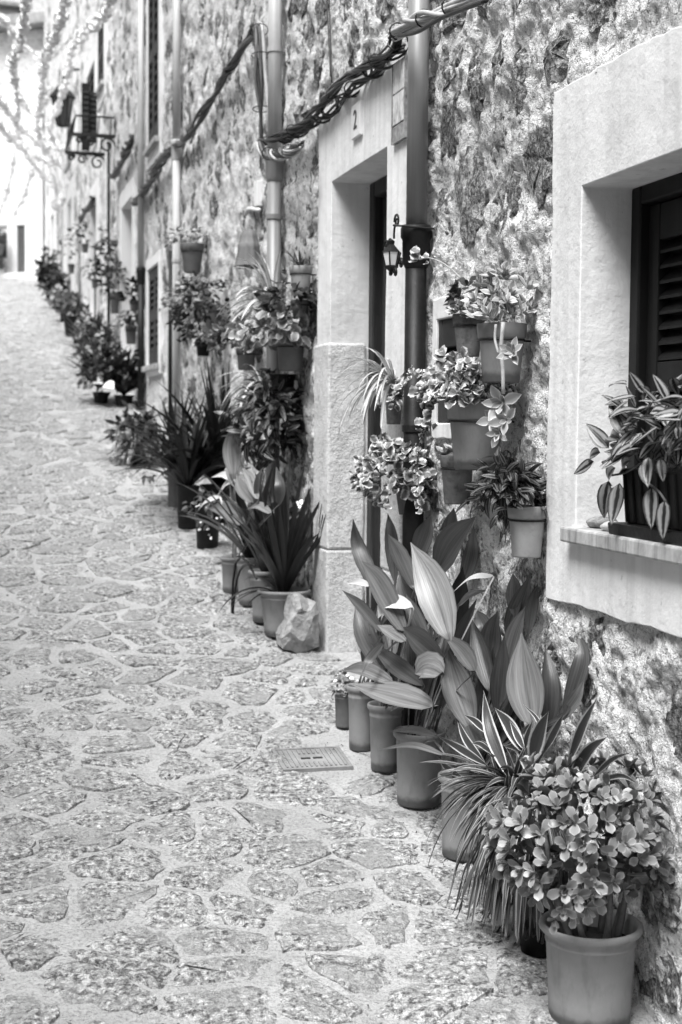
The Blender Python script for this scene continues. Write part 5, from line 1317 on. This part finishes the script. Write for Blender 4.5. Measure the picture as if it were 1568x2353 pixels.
def street_lamp(label, px, py, Y, sc):
    p = PY(px, py, Y); t = thing('street_lantern', p, label, 'street lamp', 'street lanterns on brackets')
    b = MB(); b.lathe([(.10*sc, -.5*sc), (.19*sc, .0)], 6); b.build('glass', M['glass'], t)
    b = MB(); b.lathe([(.24*sc, .0), (.23*sc, .03*sc), (.10*sc, .2*sc), (.03*sc, .24*sc), (.0, .34*sc)], 6); b.build('cap', M['iron'], t)
    for k in range(6):
        a = 2*math.pi*k/6; b = MB(); b.tube([(.19*sc*math.cos(a), .19*sc*math.sin(a), 0), (.10*sc*math.cos(a), .10*sc*math.sin(a), -.5*sc)], .015*sc, 5); b.build('bar', M['iron'], t)
    b = MB(); b.tube(catmull([(0, 0, .34*sc), (.1, 0, .5*sc), (.4, 0, .5*sc), (W-p.x+.03, 0, .15*sc)], 10), .018, 6); b.build('bracket', M['iron'], t)
street_lamp('dark six-sided street lantern on a bracket among the paper garlands', 144, 225, 20.5, .75)
street_lamp('smaller distant street lantern under the garlands', 152, 386, 27, .75)

# ================================================================ the end of the lane
def facade(label, ax, ay, bx_, by_, z0, z1, mat, thick=3.0, name='house'):
    """a house front from A to B (seen from the lane), built as a block"""
    a = Vector((ax, ay, 0)); b_ = Vector((bx_, by_, 0)); d = (b_-a); n = Vector((-d.y, d.x, 0)).normalized()
    if n.y < 0: n = -n
    t = thing(name, (ax, ay, z0), label, 'house', 'pale buildings closing the lane')
    m = MB(); v = []
    for z in (0, z1-z0):
        for q in (a, b_, b_+n*thick, a+n*thick): v.append(q-a+Vector((0, 0, z)))
    m.add(v, [(0,1,2,3),(7,6,5,4),(0,4,5,1),(1,5,6,2),(2,6,7,3),(3,7,4,0)]); m.build('wall', M[mat], t, bevel=.03)
    return t, d.normalized(), n, d.length
def on_facade(t, d, n, u0, u1, z0, z1, out, deep, mat, name, parent=None):
    m = MB(); v = []
    for z in (z0, z1):
        for u, o_ in ((u0, -out), (u1, -out), (u1, deep), (u0, deep)): v.append(d*u+n*o_+Vector((0, 0, z)))
    m.add(v, [(0,3,2,1),(4,5,6,7),(0,1,5,4),(1,2,6,5),(2,3,7,6),(3,0,4,7)]); return m.build(name, M[mat], parent or t, bevel=.01)
YE = Yb6 + .05
t, d, n, ln = facade('low white house with a grey plank door closing the end of the lane', W+1.2, YE-.6, -6.0, YE+5.2, g(30)-.5, g(30)+4.6, 'mortar_far')
def uof(px):
    r_ = ray(px, 600); o_ = t.location; den = r_.x*d.y-r_.y*d.x
    k = ((o_.x)*d.y-(o_.y)*d.x)/den; p = r_*k; return (Vector((p.x, p.y, 0))-Vector((o_.x, o_.y, 0))).dot(d)
def zof(px, py):
    u = uof(px); q = Vector((t.location.x, t.location.y, 0))+d*u; r_ = ray(px, py); return CAMH + r_.z*(Vector((q.x, q.y)).length/Vector((r_.x, r_.y)).length) - t.location.z
u0, u1 = uof(60), uof(42); zt, zb = zof(52, 518), zof(52, 630)
for k in range(6):
    on_facade(t, d, n, u0+(u1-u0)*k/6+.004, u0+(u1-u0)*(k+1)/6-.004, zb, zt, .02, .1, 'wood_far', 'door_plank')
on_facade(t, d, n, u0-.22, u0, zb, zt, .05, .1, 'plaster_far', 'door_jamb'); on_facade(t, d, n, u1, u1+.22, zb, zt, .05, .1, 'plaster_far', 'door_jamb'); on_facade(t, d, n, u0-.22, u1+2.6, zt+.003, zt+.42, .05, .1, 'plaster_far', 'lintel')
ua, ub = uof(18), uof(-14); wz0, wz1 = zof(8, 592), zof(8, 535)
on_facade(t, d, n, ua, ub, wz0, wz1, .01, .1, 'wood_far', 'window')
for k in range(1, 7): on_facade(t, d, n, ua+(ub-ua)*k/7-.01, ua+(ub-ua)*k/7+.01, wz0, wz1, .04, .0, 'iron', 'window_bar')
on_facade(t, d, n, u0-.6, u1+2.8, zb-.3, zb-.003, .35, .1, 'plaster_far', 'step')
on_facade(t, d, n, uof(106), uof(90), -.3, 4.4, .12, .1, 'plaster_far', 'corner_pilaster')
on_facade(t, d, n, -.2, ln+.2, 5.102, 5.3, .35, 3.2, 'roof', 'roof')
for k, (x, y, lab) in enumerate(((10, 545, 'dark window plant hanging at the end house, upper'), (10, 604, 'dark shrub under the window of the end house'))):
    p = Vector((t.location.x, t.location.y, 0))+d*uof(x)-n*.35; pz = zof(x, y)+t.location.z
    h = thing('shrub', (p.x, p.y, pz-.35), lab, 'shrub'); pl = Plant(h); mound(pl, 'mid', (0, 0, .35), (.22, .2, .2), 200, rr, (1.0, 1.8), -.9, fill=.3); pl.finish(each=False)
    stem(h, [(0, 0, 0), (.02, 0, .2), (0, .02, .4)], .03)
    if k == 0: on_b = MB(); on_b.lathe([(.14, -.05), (.2, .18)], 12, closed=True); on_b.build('pot', M['pot_mid'], h)
# gabled white house behind, church wall with twin arched window, tall white house at the left
t2_, d2, n2, l2_ = facade('tall white house with a tiled verge, behind the end house', .2, 44.0, -9, 45.5, g(44)-2, g(44)+7.0, 'plaster_far')
m = MB(); apex = d2*4.6+Vector((0, 0, 7+2+3.0)); m.add([Vector((0, 0, 9.002)), d2*l2_+Vector((0, 0, 9.002)), apex, n2*3+Vector((0, 0, 9.002)), n2*3+d2*l2_+Vector((0, 0, 9.002)), n2*3+apex], [(0, 1, 2), (3, 5, 4), (0, 2, 5, 3), (1, 4, 5, 2)]); m.build('gable', M['plaster_far'], t2_)
m = MB(); m.tube([Vector((0, 0, 9.1))-n2*.15, apex+Vector((0, 0, .1))-n2*.15], .12, 6); m.build('verge', M['roof'], t2_)
t3_, d3, n3, l3 = facade('pale stone church wall with a twin arched window, highest behind the lane', 6.0, 52, -10, 54, g(52)-2, g(52)+22, 'mortar_far', 4, 'church')
t3_['category'] = 'church'
def u3(px):
    r_ = ray(px, 60); o_ = t3_.location; den = r_.x*d3.y-r_.y*d3.x; k = (o_.x*d3.y-o_.y*d3.x)/den; p = r_*k; return (Vector((p.x, p.y, 0))-Vector((o_.x, o_.y, 0))).dot(d3)
def z3(py):
    r_ = ray(127, py); return CAMH + r_.z*(52.5/r_.y) - t3_.location.z
for cx in (120, 132):
    u = u3(cx); hw = abs(u3(cx)-u3(cx+4)); za, zc = z3(92), z3(45); m = MB(); v = []; nn = 10
    out = [(-hw, za)] + [(-hw*math.cos(math.pi*k/nn), zc+hw*math.sin(math.pi*k/nn)) for k in range(nn+1)] + [(hw, za)]
    for o_ in (-.03, .1):
        for uu, z in out: v.append(d3*(u+uu)+n3*o_+Vector((0, 0, z)))
    k_ = len(out); m.add(v, [tuple(range(k_)), tuple(range(2*k_-1, k_-1, -1))]+[(i, (i+1) % k_, k_+(i+1) % k_, k_+i) for i in range(k_)]); m.build('arched_window', M['wood_far'], t3_)
    m = MB(); m.tube([d3*(u+uu*1.35)-n3*.05+Vector((0, 0, z)) for uu, z in out], .10, 6); m.build('arch_moulding', M['plaster_far'], t3_)
t4_, d4, n4, l4 = facade('white house front at the left edge, half hidden by garlands', PY(46, 300, 36).x, 36, -8, 35.0, g(36)-1, PY(40, 22, 36).z, 'plaster_far')
on_facade(t4_, d4, n4, -.25, l4, PY(40, 22, 36).z-t4_.location.z+.003, PY(40, 12, 36).z-t4_.location.z, .3, 3.2, 'roof', 'eave')

# paper garlands hung across the lane
def garland(label, ends, sag, rad, seed, n=64):
    rr = random.Random(seed); path = catmull(ends, n)
    t = thing('paper_garland', path[0], label, 'garland', 'paper garlands strung over the lane')
    b = MB(); b.tube([p-t.location for p in path[::4]], .006, 4); b.build('string', M['paper'], t)
    b = MB()
    Ls = sum((path[i+1]-path[i]).length for i in range(n)); N_ = int(Ls/.03)
    for k in range(N_):
        s = k/N_*n; i = min(int(s), n-1); p = path[i].lerp(path[i+1], s-i); tg = (path[i+1]-path[i]).normalized()
        a0 = tg.orthogonal().normalized(); a1 = tg.cross(a0); m_ = 9; base = len(b.v); vv = [p-t.location]
        for q in range(m_):
            a = 2*math.pi*q/m_+k*.37; r_ = rad*(.4+.75*abs(math.sin(k*.21+seed))*abs(math.sin(k*.077)))*rr.uniform(.7, 1.35); vv.append(p+(a0*math.cos(a)+a1*math.sin(a))*r_+tg*rr.uniform(-.03, .03)-t.location)
        b.add(vv, [(0, 1+q, 1+(q+1) % m_) for q in range(m_)])
    o = b.build('paper_fringe', M['paper'], t); o['kind'] = 'stuff'
def GP(pts): return [PY(x, y, Y) for x, y, Y in pts]
garland('paper garland dropping along the left edge from the top, nearest of them', GP([(62, -40, 13), (55, 40, 13.5), (45, 95, 14), (28, 140, 15), (35, 190, 16), (42, 240, 17.5), (35, 290, 19), (60, 350, 21.5), (95, 400, 24), (130, 430, 26)]), 0, .05, 1)
garland('second paper garland winding down past the arched window', GP([(155, -40, 12), (140, 40, 13), (118, 100, 14), (100, 150, 15.5), (95, 220, 17), (85, 290, 19), (110, 350, 21.5), (140, 380, 24), (165, 385, 26)]), 0, .052, 2)
garland('third paper garland running from the tall shutters to the lantern', GP([(262, -40, 11.5), (240, 30, 12.5), (200, 70, 14), (165, 110, 16), (155, 180, 18), (130, 250, 20), (115, 300, 22), (140, 350, 24), (170, 375, 26)]), 0, .052, 3)
garland('thin paper garland looping low in front of the end house', GP([(-20, 265, 18), (30, 320, 20), (70, 350, 23), (115, 375, 25), (150, 390, 27)]), 0, .06, 4)
garland('fine far garland hanging toward the plank door', GP([(33, 350, 24), (25, 400, 25), (12, 450, 26), (-8, 500, 27)]), 0, .05, 5)
garland('fine far garland beside the last corner', GP([(80, 365, 24), (68, 410, 25), (50, 460, 26), (32, 490, 27)]), 0, .05, 6)
garland('pale garland bunched below the balcony bracket', GP([(165, 395, 22), (160, 430, 23), (145, 460, 24), (130, 470, 25)]), 0, .09, 7)
garland('short bright streamer crossing at the very top left', GP([(-20, 20, 20), (20, 60, 20.5), (60, 110, 21), (110, 130, 22), (160, 90, 22)]), 0, .06, 8)
garland('bright streamer looping between the first and second garlands', GP([(30, 180, 21), (50, 230, 22), (75, 260, 23), (100, 240, 23), (120, 200, 23)]), 0, .06, 9)
garland('long pale streamer swinging from the left edge to the basket', GP([(-20, 200, 17), (20, 260, 18), (60, 305, 19.5), (105, 335, 21), (150, 340, 22), (185, 320, 22)]), 0, .055, 10)
garland('bright tangle of streamer under the small lantern', GP([(120, 400, 25), (135, 440, 25.5), (160, 455, 26), (175, 420, 26), (180, 390, 26)]), 0, .07, 11)
